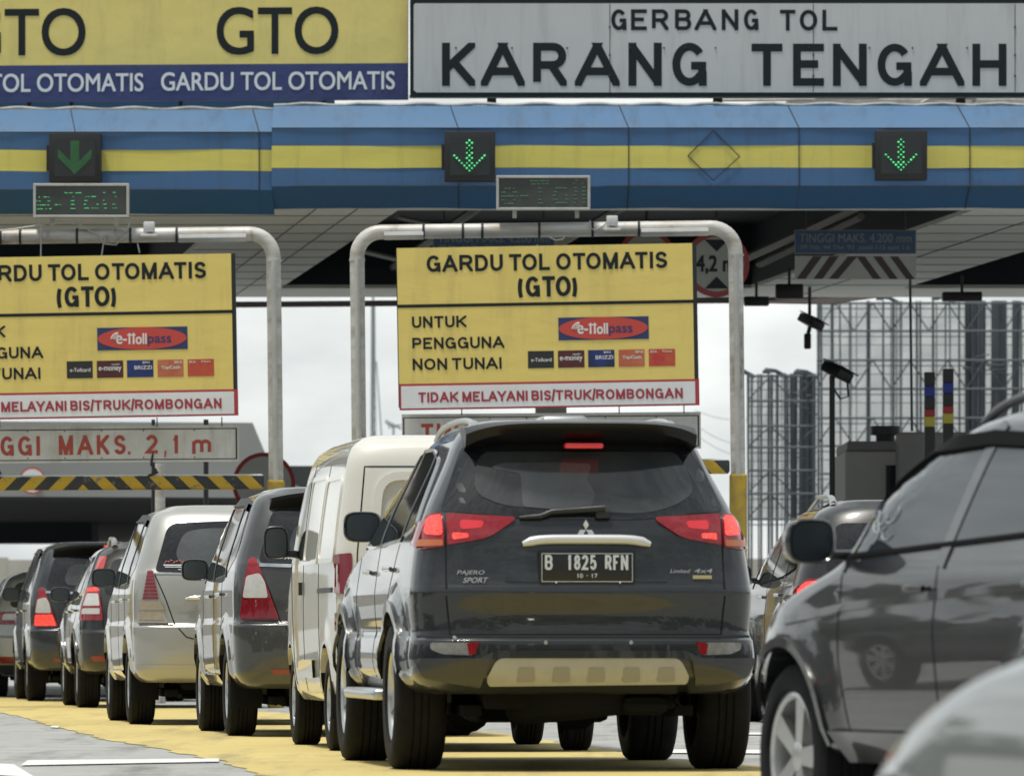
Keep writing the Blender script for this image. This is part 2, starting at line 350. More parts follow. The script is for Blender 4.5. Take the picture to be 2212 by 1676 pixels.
# ================================================================== toll canopy
DF = 85.0; HD = .103
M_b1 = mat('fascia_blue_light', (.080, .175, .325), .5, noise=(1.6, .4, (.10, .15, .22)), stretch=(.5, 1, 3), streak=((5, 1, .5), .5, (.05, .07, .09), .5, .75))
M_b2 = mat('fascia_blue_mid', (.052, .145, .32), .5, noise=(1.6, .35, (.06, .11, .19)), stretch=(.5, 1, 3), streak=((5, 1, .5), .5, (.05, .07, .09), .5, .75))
M_b3 = mat('fascia_blue_shaded', (.032, .115, .26), .55, noise=(1.2, .4, (.04, .09, .16)), stretch=(.5, 1, 3))  # darker copy of the fascia blue, with the underside's shade in its colour
M_fy = mat('fascia_yellow', (.72, .65, .15), .5, noise=(1.6, .3, (.42, .38, .12)), stretch=(.5, 1, 3), streak=((5, 1, .5), .4, (.25, .22, .08), .52, .75))
M_seam = mat('dark_seam', (.03, .035, .04), .8)
M_trim = mat('roof_trim', (.45, .46, .45), .6, noise=(4, .6, (.12, .12, .11)))
def zof(py, d): return CZ + (HY - py) / F * d
canopy = empty('toll_canopy', 'wide blue toll plaza canopy with a yellow stripe running along its folded fascia', 'canopy', (0, DF + 10, 0))
CI = Matrix.Translation((0, -(DF + 10), 0))
def cobj(name, bm, m, smooth=None):
    bmesh.ops.transform(bm, matrix=CI, verts=bm.verts); return obj(name, bm, m, canopy, smooth)
def fascia(x0, x1, dF, rows, seams, side=None):
    """rows: py and depth offset from the fascia front, top to bottom"""
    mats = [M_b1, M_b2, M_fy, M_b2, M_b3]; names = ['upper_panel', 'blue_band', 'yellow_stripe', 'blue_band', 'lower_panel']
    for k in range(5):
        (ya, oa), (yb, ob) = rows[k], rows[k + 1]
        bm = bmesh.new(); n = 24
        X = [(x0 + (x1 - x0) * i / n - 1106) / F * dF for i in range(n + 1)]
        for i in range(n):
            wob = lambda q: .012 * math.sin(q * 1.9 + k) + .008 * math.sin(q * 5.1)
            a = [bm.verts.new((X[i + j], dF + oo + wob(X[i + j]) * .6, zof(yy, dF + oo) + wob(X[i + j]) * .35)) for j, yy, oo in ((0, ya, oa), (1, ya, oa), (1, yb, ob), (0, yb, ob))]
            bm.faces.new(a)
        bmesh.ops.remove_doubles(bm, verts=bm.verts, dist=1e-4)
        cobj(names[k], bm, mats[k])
    bm = bmesh.new()
    for sx in seams:
        x = (sx - 1106) / F * dF
        pts = [Vector((x - (.10 if k == 0 else 0), dF + o - .014, zof(y, dF + o))) for k, (y, o) in enumerate(rows)]
        tube(bm, pts, .006, 5)
    for y, o in (rows[1], rows[4]):
        tube(bm, [Vector(((xx - 1106) / F * dF, dF + o - .006 + .012 * math.sin((xx - 1106) / F * dF * 1.9 + 1) * .6, zof(y, dF + o))) for xx in np.linspace(x0, x1, 40)], .006, 5)
    cobj('panel_seams', bm, M_seam)
    bm = bmesh.new()
    y, o = rows[0]
    tube(bm, [Vector(((xx - 1106) / F * dF, dF + o, zof(y, dF + o) + .01 + .012 * math.sin(xx * .05))) for xx in np.linspace(x0, x1, 60)], .022, 6)
    cobj('roof_edge_trim', bm, M_trim)
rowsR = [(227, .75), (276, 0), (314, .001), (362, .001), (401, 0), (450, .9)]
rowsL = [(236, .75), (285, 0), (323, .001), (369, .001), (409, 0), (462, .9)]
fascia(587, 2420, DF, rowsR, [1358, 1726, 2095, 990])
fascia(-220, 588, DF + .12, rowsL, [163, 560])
# end return of the nearer fascia block
bm = bmesh.new()
xr = (587 - 1106) / F * DF
ra = [Vector((xr + (.12 if i in (0,) else 0) + (.24 if i == 5 else 0), DF + o, zof(y, DF + o))) for i, (y, o) in enumerate(rowsR)]
rb_ = [p + Vector((-.03, 1.2, 0)) for p in ra]
for i in range(5): bm.faces.new([bm.verts.new(q) for q in (ra[i], ra[i + 1], rb_[i + 1], rb_[i])])
cobj('end_return', bm, M_b3)
# diamond outline left by a removed sign
bm = bmesh.new()
dm = [(1541, 281), (1598, 338), (1541, 389), (1486, 336)]
for i in range(4): tube(bm, [P(*dm[i], DF - .012), P(*dm[(i + 1) % 4], DF - .012)], .0055, 5)
cobj('diamond_outline', bm, M_seam)
# roof slab above
H0 = zof(450, DF + .9)
DB = (H0 - CZ) * F / (HY - 641)
DO = (H0 - CZ) * F / (HY - 622)
def XC(c, d): return c - HD * (d - DF)
bm = bmesh.new(); zt = zof(232, DF + .75)
prism(bm, [Vector((-14, DF + .85, zt)), Vector((16, DF + .85, zt)), Vector((14, DB, zt - .15)), Vector((-16, DB, zt - .15))], Vector((0, 0, -.03)))
cobj('roof_sheet', bm, M_trim)
M_soff = mat('soffit_sheet', (.66, .67, .65), .55, noise=(1.5, .5, (.45, .46, .46)), stretch=(.35, 4, 1), bump=(3, .5, .04))
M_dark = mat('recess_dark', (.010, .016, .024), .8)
M_brown = mat('recess_brown', (.035, .025, .022), .8, noise=(3, .4))
def soffit(quads, name='soffit'):
    bm = bmesh.new()
    for q in quads:
        vs = [(XC(c, d), d, H0) for c, d in q]
        prism(bm, [Vector(v) for v in vs], Vector((0, 0, .05)))
    bmesh.ops.recalc_face_normals(bm, faces=bm.faces)
    cobj(name, bm, M_soff)
D0 = DF + .9
cA0, cA1, cB0, cC1 = -1.2, 5.5, 7.66, -3.08
DC = (H0 - CZ) * F / (HY - 500)
soffit([[(-14, D0), (cA0, D0), (cA0, DC), (-14, DC)], [(cC1, DC), (cA0, DC), (cA0, DO), (cC1, DO)],
        [(cA0, D0), (cA1, D0), (cA1, D0 + .35), (cA0, D0 + .35)],
        [(cA1, D0), (cB0, D0), (cB0, DO), (cA1, DO)], [(cB0, D0), (16, D0), (16, D0 + 3.1), (cB0, D0 + 3.1)],
        [(-14, DO), (18, DO), (18, DB), (-14, DB)]])
bm = bmesh.new()
for i, d in enumerate(np.arange(D0 + 1.4, DB, 1.9)):
    for a, b in ((cC1 if d > DC else -14, cA0), (cA1, cB0)):
        if d < DO: tube(bm, [Vector((XC(a, d), d, H0 - .001)), Vector((XC(b, d), d, H0 - .001))], .006, 4)
for c in (cC1 + .9, cA0 - .5, cA1 + 1.0): tube(bm, [Vector((XC(c, D0), D0, H0 - .004)), Vector((XC(c, DB), DB, H0 - .004))], .006, 4)
cobj('soffit_seams', bm, M_seam)
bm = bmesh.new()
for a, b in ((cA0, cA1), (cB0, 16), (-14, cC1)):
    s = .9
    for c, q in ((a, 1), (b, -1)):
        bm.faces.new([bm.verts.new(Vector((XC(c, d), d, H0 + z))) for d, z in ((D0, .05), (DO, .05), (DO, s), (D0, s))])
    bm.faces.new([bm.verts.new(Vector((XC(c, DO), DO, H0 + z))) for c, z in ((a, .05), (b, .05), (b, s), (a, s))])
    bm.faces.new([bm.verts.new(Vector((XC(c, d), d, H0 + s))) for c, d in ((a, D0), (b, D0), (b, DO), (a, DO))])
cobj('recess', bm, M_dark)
bm = bmesh.new()
for c in (cA0 + 1.6, cA0 + 3.4, cA1 - .35):
    tube(bm, [Vector((XC(c, D0 + .5), D0 + .5, H0 + .5)), Vector((XC(c, DO), DO, H0 + .3))], .06, 6)
tube(bm, [P(857, 468, 88), P(985, 496, 95)], .03, 6); tube(bm, [P(1640, 570, 96), P(1860, 466, 90)], .05, 6); tube(bm, [P(775, 540, 92), P(860, 560, 99)], .035, 6)
cobj('ceiling_truss', bm, mat('steel_grey', (.10, .095, .09), .6, noise=(5, .5)))
bm = bmesh.new()
dg_ = DB + 1.5
prism(bm, [P(-300, 668, dg_), P(610, 661, dg_), P(1640, 652, dg_), P(1640, 640, dg_), P(610, 650, dg_), P(-300, 655, dg_)], Vector((0, .3, 0)))
prism(bm, [P(1600, 652, dg_ + .4), P(1790, 655, dg_ + .4), P(1960, 632, dg_ + 1), P(1600, 636, dg_ + .4)], Vector((0, .3, 0)))
bmesh.ops.recalc_face_normals(bm, faces=bm.faces)
cobj('rear_beam', bm, M_brown)
for px, d in ((1190, 95), (-160, 97), (2420, 95)):
    bm = bmesh.new(); p = P(px, 0, d); bbox(bm, p.x - .2, p.x + .2, d - .25, d + .25, 0, H0 + .2, .02); cobj('column', bm, mat('column_paint', (.4, .4, .38), .6, noise=(2, .4)))
# ================================================================== overhead signs
M_signY = mat('banner_yellow', (.78, .67, .22), .5, noise=(2.2, .3, (.68, .60, .24)), bump=(2.2, .25, .05), streak=((3, 1, .4), .35, (.35, .31, .14), .5, .75))
M_signB = mat('banner_blue', (.032, .052, .165), .5, noise=(2.2, .4, (.06, .08, .22)), bump=(3, .5, .05))
M_ink = mat('sign_black', (.022, .028, .032), .8, spec=.15)
M_inkw = mat('sign_white_letters', (.76, .80, .84), .5)
M_panel = mat('sign_panel_grey', (.56, .58, .59), .45, noise=(1.3, .3, (.48, .50, .50)), streak=((4, 1, .4), .35, (.22, .22, .21), .5, .75))
def letters(word, spans, y0, y1): return [(ch, a, b, y0, y1) for ch, (a, b) in zip(word, spans)]
c2 = lambda z: (1300 + z / 1.58) * .54; c3 = lambda z: (2696 + z / 1.58) * .54
sg = empty('toll_gate_sign', 'large grey sign in a black frame reading GERBANG TOL KARANG TENGAH', 'sign', P(1540, 230, 85.6))
def par(o, pr): o.parent = pr; o.matrix_parent_inverse = Matrix.Translation(-pr.location); return o
def groupsign(root, items):
    for i in items:
        for k in (i if isinstance(i, list) else [i]): par(k, root)
B = Board(85.9)
its = [B.rect('frame', 886, -2, 2300, 210, M_ink, None, 0, .12),
       B.rect('frame_edge', 884, 206, 2300, 212, M_trim, None, -.02, .08),
       B.plate('panel', [(897, 9), (2290, 9), (2290, 201), (900, 201), (894, 196), (894, 13)], M_panel, None, .12, .004),
       B.stroke('lettering', letters('GERBANG', [(c2(1808), c2(1905)), (c2(1933), c2(2033)), (c2(2065), c2(2170)), (c3(5), c3(108)), (c3(133), c3(262)), (c3(300), c3(405)), (c3(440), c3(532))], 22, 67)
              + letters('TOL', [(c3(668), c3(765)), (c3(792), c3(903)), (c3(935), c3(1030))], 23, 68)
              + letters('KARANG', [(c2(740), c2(950)), (c2(995), c2(1253)), (c2(1315), c2(1528)), (c2(1588), c2(1852)), (c2(1917), c2(2127)), (c3(-12), c3(205))], 94, 187)
              + letters('TENGAH', [(c3(488), c3(683)), (c3(750), c3(945)), (c3(1002), c3(1215)), (c3(1283), c3(1500)), (c3(1560), c3(1822)), (c3(1882), c3(2097))], 96, 187), M_ink, None, .128, .185)]
bm = bmesh.new()
for x in (1317, 1756, 2191):
    tube(bm, [B.m(x, 10, .126), B.m(x, 200, .126)], .004, 4)
    for y in (60, 120, 165): bmesh.ops.create_icosphere(bm, subdivisions=1, radius=.014, matrix=Matrix.Translation(B.m(x, y, .13)))
for x in (985, 1106, 1225, 1360, 1434, 1480, 1545, 1747, 1877, 1970, 2088): bmesh.ops.create_icosphere(bm, subdivisions=1, radius=.012, matrix=Matrix.Translation(B.m(x, 105, .13)))
its.append(obj('panel_joint', bm, M_seam))
for x in (1062, 1551, 2076):
    bm = bmesh.new(); a = B.m(x - 10, 210, -.05); b = B.m(x + 10, 224, -.05); box(bm, a.x, b.x, 85.95, 86.15, b.z - .1, a.z + .05)
    its.append(obj('post', bm, M_black))
groupsign(sg, its)
bn = empty('overhead_banner', 'yellow and blue banner reading GTO GARDU TOL OTOMATIS twice above the canopy', 'banner', P(400, 235, 85.6))
B = Board(85.95, 400, 100, .006)
its = [B.rect('board', -260, -6, 882, 218, M_black, None, -.05, .06),
       B.rect('yellow_panel', -260, -4, 881, 139, M_signY, None, .012, .004), B.rect('blue_panel', -260, 139, 881, 218, M_signB, None, .012, .004),
       B.text('lettering', [('GTO', 468, 731, 16, 119), ('GTO', -79, 185, 16, 119)], M_ink, None, .021, .012),
       B.text('lettering', [('GARDU TOL OTOMATIS', 348, 853, 156, 196), ('GARDU TOL OTOMATIS', -195, 310, 157, 197)], M_inkw, None, .021, .018),
       ]
for x in (151, 388, 60, 700):
    bm = bmesh.new(); a = B.m(x - 4, 212, -.06); b = B.m(x + 4, 245, -.06); box(bm, a.x, b.x, 86.2, 86.3, b.z, a.z); its.append(obj('post', bm, M_black))
bm = bmesh.new(); a = B.m(-260, 200); b = B.m(720, 238); box(bm, a.x, b.x, 86.5, 86.7, b.z - .1, a.z); its.append(obj('base_beam', bm, M_b3))
groupsign(bn, its)
# roof details seen through the gap under the big sign
bm = bmesh.new()
tube(bm, [P(1560, 216, 87), P(1800, 214, 87)], .02, 5); tube(bm, [P(1750, 222, 87), P(1762, 212, 87), P(1900, 211, 87)], .02, 5); tube(bm, [P(1990, 222, 87), P(2008, 212, 87), P(2110, 212, 87), P(2100, 222, 87)], .02, 5)
bbox(bm, P(1700, 0, 88).x, P(2300, 0, 88).x, 88, 88.5, zof(232, 88), zof(211, 88), .02)
tag(obj('roof_gutter', bm, M_trim), 'pale metal gutter and pipework on the canopy roof behind the big grey sign', 'gutter')
# ================================================================== lane signals
M_led = mat('led_green', (.05, .3, .1), .4, emit=((.10, .85, .28), 1.0))
M_ledd = mat('led_green_dim', (.05, .15, .06), .4, emit=((.09, .42, .14), .35))
M_ledf = mat('led_green_faint', (.10, .18, .12), .4, emit=((.12, .4, .2), .16))
M_face = mat('signal_face', (.025, .03, .032), .5)
def signal(x0, x1, y0, y1, d, label, dense):
    r = empty('lane_signal', label, 'traffic signal', P((x0 + x1) / 2, y1, d), group='green arrow lane signals on the canopy')
    B = Board(d); its = []
    bm = bmesh.new(); a = B.m(x0, y1); b = B.m(x1, y0); bbox(bm, a.x, b.x, d - .02, d + .22, a.z, b.z, .012)
    its.append(obj('housing', bm, M_black, None, 40))
    its.append(B.rect('screen', x0 + 12, y0 + 14, x1 - 12, y1 - 13, M_face, None, .022, .003))
    bm = bmesh.new(); h = B.m(x0 - 5, (y0 + y1) / 2); bbox(bm, a.x - .035, a.x + .01, d + .05, d + .12, h.z - .15, h.z + .15, .008); its.append(obj('hinge', bm, M_black))
    cx = (x0 + x1) / 2; bm = bmesh.new()
    if not dense:
        pt = 5.45; top = y0 + 20
        for j in range(14):
            for i in range(-7, 8):
                if (i + j) % 2: continue
                stem = abs(i) <= 1 and j <= 11; head = 11 - abs(i) <= j <= 13 - abs(i) and abs(i) <= 6
                if not (stem or head): continue
                x = cx - 1 + i * pt; y = top + j * pt; s = random.uniform(1.1, 2.0)
                a = B.m(x - s, y + s * .8); b = B.m(x + s, y - s * .8); box(bm, a.x, b.x, d - .038, d - .024, a.z, b.z)
    else:
        pt = 2.7; top = y0 + 18
        for j in range(27):
            for i in range(-14, 15):
                stem = abs(i) <= 3 and j <= 22; head = 19 - abs(i) * .95 <= j <= 26 - abs(i) * .95 and abs(i) <= 13
                if not (stem or head): continue
                x = cx + i * pt; y = top + j * pt; s = .75
                a = B.m(x - s, y + s * .7); b = B.m(x + s, y - s * .7); box(bm, a.x, b.x, d - .032, d - .024, a.z, b.z)
    its.append(obj('arrow_lights', bm, M_ledd if dense else M_led))
    groupsign(r, its)
signal(106, 218, 287, 393, 84.9, 'lane signal with a dim finely dotted green arrow, leftmost on the fascia', True)
signal(960, 1070, 283, 391, 84.6, 'black lane signal with bright dotted green arrow left of the diamond outline', False)
signal(1891, 2003, 281, 388, 84.6, 'black lane signal with bright dotted green arrow right of the diamond outline', False)
# ================================================================== pipe gantries with their boards
M_pipe = mat('weathered_pipe', (.60, .60, .58), .5, metal=.1, noise=(3.2, .75, (.30, .26, .20)), stretch=(.6, 1, 2.5), streak=((3, 3, 1.2), .8, (.10, .065, .04), .56, .70))
M_cover = mat('pale_cable_cover', (.50, .51, .50), .5, noise=(4, .6, (.3, .3, .28)))
M_yellow = mat('safety_yellow', (.50, .34, .03), .5, noise=(7, .6, (.22, .17, .08)))
M_flood = mat('floodlight_white', (.62, .64, .65), .4, noise=(20, .3))
M_cable = mat('grey_cable', (.42, .42, .40), .6)
DG = 74.0
def gantry(dx, dy, label, left):
    B = Board(DG, 1180, 500, .013, .010, dx, dy); its = []
    r = empty('pipe_gantry', label, 'gantry', Vector((P(1180 + dx, 0, DG).x, DG, 0)), group='goalpost pipe gantries before the canopy')
    pts = [B.m(771, 1030)]; pts[0].z = 2.2
    for a in np.linspace(0, 90, 10):
        t = math.radians(a); pts.append(B.m(771 + 52 * (1 - math.cos(t)), 548 - 52 * math.sin(t)))
    pts2 = []
    for a in np.linspace(90, 0, 10):
        t = math.radians(a); pts2.append(B.m(1588 - 52 * (1 - math.cos(t)), 548 - 52 * math.sin(t)))
    allp = pts + pts2 + [B.m(1589, 1030)]
    bm = bmesh.new(); tube(bm, allp[:1] + [B.m(771, 700)] + allp[1:-1] + [B.m(1589, 700), allp[-1]], .073, 16); its.append(obj('pipe_frame', bm, M_pipe, None, 40))
    bm = bmesh.new()
    for x in (771, 1589):
        a = B.m(x, 553); b = B.m(x, 1030); tube(bm, [a + Vector((.0, -.068, 0)), b + Vector((0, -.068, 0))], .028, 8)
        tube(bm, [a, a + Vector((0, 0, -.02))], .08, 16)
    for xa, xb in ((830, 915), (1385, 1530)):
        a = B.m(xa, 502); b = B.m(xb, 502); tube(bm, [a + Vector((0, -.05, -.01)), b + Vector((0, -.05, -.01))], .045, 8)
    its.append(obj('cable_cover', bm, M_cover, None, 40))
    bm = bmesh.new()
    for x in (915, 1042, 1165, 1280, 1380, 1000): a = B.m(x, 496); tube(bm, [a - Vector((.012, 0, 0)), a + Vector((.012, 0, 0))], .08, 14)
    its.append(obj('clamp', bm, M_seam))
    for x in (771, 1589):
        a = B.m(x, 1028); bm = bmesh.new(); bbox(bm, a.x - .085, a.x + .085, DG - .1, DG + .1, 0, a.z, .02); its.append(obj('yellow_base', bm, M_yellow))
    fl = B.m(1322, 480)
    bm = bmesh.new(); bbox(bm, fl.x - .085, fl.x + .085, DG - .22, DG - .09, fl.z - .10, fl.z - .075, .008); bbox(bm, fl.x - .055, fl.x + .055, DG - .2, DG - .08, fl.z - .05, fl.z + .05, .015)
    tube(bm, [fl + Vector((-.05, -.15, .05)), fl + Vector((-.05, -.15, -.09))], .008, 5); tube(bm, [fl + Vector((.05, -.15, .05)), fl + Vector((.05, -.15, -.09))], .008, 5)
    bbox(bm, fl.x - .02, fl.x + .02, DG - .12, DG - .02, fl.z - .04, fl.z + .02, .005)
    f = obj('floodlight', bm, M_flood, None, 40); f['label'] = 'small white floodlight on the pipe'; its.append(f)
    bm = bmesh.new()
    if left:
        for pl in ([(970, 490), (1030, 485), (1080, 478), (1130, 470), (1165, 474), (1210, 500), (1225, 520), (1250, 522), (1262, 508), (1245, 495), (1250, 487), (1275, 492), (1275, 480)],
                   [(1280, 470), (1277, 485), (1262, 500), (1240, 515), (1230, 500), (1222, 520), (1218, 545)], [(1296, 520), (1300, 540)], [(1088, 470), (1087, 545), (1080, 585)]):
            pp = [B.m(x, y - (0 if not left else 5), .09) for x, y in pl]; tube(bm, pp, .008, 5)
    else:
        for pl in ([(1275, 478), (1272, 492), (1285, 500), (1300, 492), (1318, 478)], [(1185, 512), (1200, 520), (1215, 518), (1222, 510)], [(1160, 528), (1158, 545), (1165, 550)]):
            tube(bm, [B.m(x, y, .09) for x, y in pl], .009, 5)
    its.append(obj('cable', bm, M_cable, None, 60))
    groupsign(r, its)
gantry(0, 0, 'white pipe gantry straddling the middle lane, right of the other one', False)
gantry(-998, 13, 'white pipe gantry over the left lane with loose cables dangling from its beam', True)
# message displays on top of the gantry pipes
M_dface = mat('display_face', (.05, .058, .055), .25, noise=(2, .5, (.11, .12, .115)))
M_alu = mat('aluminium_frame', (.52, .52, .51), .4, metal=.3, noise=(6, .4, (.3, .29, .27)))
def display(x0, y0, x1, y1, label, dashes, m):
    d = DG - .05
    B = Board(d, (x0 + x1) / 2, y0, .003); its = []
    r = empty('message_display', label, 'display', P((x0 + x1) / 2, y1, d), group='electronic message displays on the gantries')
    its.append(B.rect('face', x0 + 4, y0 + 4, x1 - 4, y1 - 4, M_dface, None, .07, .01))
    bm = bmesh.new(); a = B.m(x0 + 1, y1 - 1); b = B.m(x1 - 1, y0 + 1); box(bm, a.x, b.x, d - .07, d + .12, a.z, b.z); its.append(obj('housing', bm, M_black))
    bm = bmesh.new()
    for q in ((x0, y0, x1, y0 + 5), (x0, y1 - 5, x1, y1), (x0, y0 + 5, x0 + 6, y1 - 5), (x1 - 6, y0 + 5, x1, y1 - 5)):
        a = B.m(q[0], q[3]); b = B.m(q[2], q[1]); bbox(bm, a.x, b.x, d - .1, d - .055, a.z, b.z, .006)
    its.append(obj('frame', bm, M_alu))
    bm = bmesh.new()
    for x in (x0 + 35, x1 - 33): a = B.m(x, y1 + 16); b = B.m(x + 9, y1 - 2); box(bm, a.x, b.x, d - .0, d + .06, a.z, b.z)
    its.append(obj('bracket', bm, M_pipe))
    bm = bmesh.new()
    for x, y, wd, h in dashes:
        n = max(1, int(wd / 2.6))
        for k in range(n):
            if random.random() < .12: continue
            a = B.m(x + k * 2.6, y + h); b = B.m(x + k * 2.6 + 2.3, y + random.uniform(0, .4)); box(bm, a.x, b.x, d - .086, d - .081, a.z, b.z)
    its.append(obj('led_text', bm, m)); groupsign(r, its)
q = .3418
dl = [(zx * q, zy * q, zw * q, 1.15) for zx, zy, zw in [(410, 1218, 60), (480, 1218, 40), (655, 1217, 20), (718, 1216, 22), (248, 1244, 12), (278, 1244, 40), (462, 1243, 14), (545, 1243, 26), (580, 1242, 34), (732, 1242, 8),
      (228, 1269, 32), (305, 1269, 22), (450, 1268, 28), (535, 1267, 26), (655, 1266, 22), (240, 1294, 92), (350, 1293, 52), (452, 1291, 30), (532, 1290, 18), (605, 1290, 28), (655, 1290, 24), (715, 1290, 16), (238, 1319, 40), (292, 1318, 42), (450, 1317, 32), (536, 1315, 32), (585, 1315, 44), (655, 1315, 26), (716, 1314, 10), (732, 1314, 8)]]
display(73, 397, 280, 470, 'message display with bright broken green letters above the left lane', dl, mat('led_green_text', (.05, .3, .1), .4, emit=((.10, .80, .30), .7)))
dr = [(c2(zx), zy * q, zw * q, 1.7) for zx, zy, zw in [(1295, 1141, 125), (1575, 1138, 25), (1645, 1136, 8), (1303, 1161, 60), (1370, 1160, 50), (1572, 1158, 12), (1625, 1157, 24), (1135, 1188, 66), (1348, 1187, 30), (1455, 1186, 80), (1575, 1185, 22), (1625, 1182, 26),
      (1114, 1212, 32), (1184, 1212, 36), (1350, 1211, 28), (1445, 1210, 24), (1575, 1208, 24), (1626, 1206, 26), (1112, 1237, 108), (1232, 1235, 62), (1348, 1234, 30), (1438, 1233, 28), (1518, 1232, 26), (1570, 1231, 30), (1624, 1229, 28), (1116, 1261, 32), (1190, 1260, 16), (1348, 1258, 30), (1440, 1257, 32), (1518, 1256, 28), (1572, 1255, 28), (1626, 1253, 26), (1132, 1283, 74), (1348, 1281, 32), (1455, 1279, 80), (1572, 1278, 28), (1626, 1277, 28)]]
display(1072, 380, 1275, 454, 'message display with faint green letters above the middle lane', dr, M_ledf)
# yellow information boards
M_brdY = mat('board_yellow', (.80, .64, .185), .42, noise=(2.0, .25, (.68, .55, .18)), bump=(3, .18, .03), stretch=(1, 1, 2), streak=((4, 1, .5), .3, (.32, .26, .10), .52, .75))
M_brdW = mat('board_white', (.76, .78, .81), .45, noise=(2.0, .2, (.5, .52, .55)), bump=(4, .25, .03))
M_red = mat('board_red', (.42, .045, .06), .45)
M_redt = mat('letter_red', (.36, .04, .06), .5)
M_lb = mat('logo_blue', (.03, .045, .14), .4); M_lr = mat('logo_red', (.55, .07, .055), .4); M_lw = mat('logo_white', (.75, .75, .75), .4)
CARDS = [mat('card_black', (.03, .03, .032), .3, noise=(8, .3)), mat('card_maroon', (.07, .02, .025), .3, noise=(12, .6, (.16, .03, .03))), mat('card_blue', (.02, .025, .06), .3, noise=(7, .8, (.02, .05, .30))),
         mat('card_orange', (.50, .12, .07), .3, noise=(9, .6, (.55, .25, .12))), mat('card_red', (.50, .05, .05), .3, noise=(8, .7, (.55, .16, .05)))]
def infoboard(dx, dy, label):
    d = DG - .35; B = Board(d, 1180, 700, .0172, .018, dx, dy); its = []
    r = empty('toll_information_board', label, 'sign', P(1180 + dx, 880 + dy, d), group='yellow automatic toll information boards')
    its.append(B.rect('backing', 858, 530, 1507, 874, M_black, None, -.05, .05))
    its.append(B.rect('yellow_panel', 860, 530, 1498, 823, M_brdY, None, .004))
    its.append(B.rect('divider_line', 860, 652, 1499, 659, M_ink, None, .009, .002))
    its.append(B.rect('red_border', 860, 823, 1508, 880, M_red, None, .004))
    its.append(B.rect('white_panel', 864, 828, 1499, 876, M_brdW, None, .009, .003))
    its.append(B.stroke('lettering', [('GARDU TOL OTOMATIS', 924, 1444, 547, 583), ('(GTO)', 1120, 1248, 596, 640), ('UNTUK', 890, 1008, 678, 703), ('PENGGUNA', 890, 1088, 724, 749), ('NON TUNAI', 890, 1082, 769, 794)], M_ink, None, .012, .195))
    its.append(B.stroke('lettering', [('TIDAK MELAYANI BIS/TRUK/ROMBONGAN', 901, 1472, 842, 864)], M_redt, None, .015, .21))
    its.append(B.rect('logo_panel', 1206, 686, 1401, 735, M_lb, None, .009, .003))
    its.append(B.plate('logo_oval', ring_pts(1303, 710, 96, 48, 24), M_lr, None, .0125, .002))
    its.append(B.text('lettering', [('e-', 1247, 1270, 703, 722), ('oll', 1289, 1313, 699, 723)], M_lw, None, .0155, .03))
    bm = bmesh.new()
    for x in (1275.5, 1284.5): prism(bm, [B.m(x - 2.2, 722, .0155), B.m(x + 2.2, 722, .0155), B.m(x + 1.6, 698, .0155), B.m(x - 1.2, 698, .0155)], Vector((0, .001, 0)))
    prism(bm, [B.m(1271, 704, .0157), B.m(1289, 704, .0157), B.m(1289, 701, .0157), B.m(1271, 701, .0157)], Vector((0, .001, 0)))
    for rr in (8, 12, 16):
        pp = [B.m(1252 + rr * math.cos(math.radians(a)), 712 + rr * .9 * math.sin(math.radians(a)), .016) for a in range(185, 275, 12)]; tube(bm, pp, .005, 4)
    bmesh.ops.recalc_face_normals(bm, faces=bm.faces); its.append(obj('road_mark', bm, M_lw))
    its.append(B.text('lettering', [('pass', 1315, 1366, 706, 727)], M_lb, None, .0155, .02))
    cx = [(1139, 1195), (1204, 1261), (1269, 1326), (1335, 1391), (1400, 1457)]
    ct = [[('e-Tollcard', 1146, 1190, 772, 780)], [('mandiri', 1236, 1253, 763, 767), ('e-money', 1208, 1257, 770, 782)], [('BRIZZI', 1285, 1323, 769, 777), ('BRI', 1303, 1318, 760, 764)], [('TapCash', 1343, 1384, 770, 779), ('BNI', 1372, 1388, 760, 765)], [('Flazz', 1430, 1450, 760, 764), ('BCA', 1404, 1418, 760, 765)]]
    for k, (a, b) in enumerate(cx):
        c = B.rect('card_picture', a, 757, b, 794, CARDS[k], None, .009, .002); its.append(c)
        its.append(B.text("lettering", ct[k], M_lw, None, .0125, .02))
    groupsign(r, its)
infoboard(0, 0, 'yellow GARDU TOL OTOMATIS board above the dark foreground SUV')
infoboard(-996, 22, 'yellow GARDU TOL OTOMATIS board cut off by the left edge of the photo')
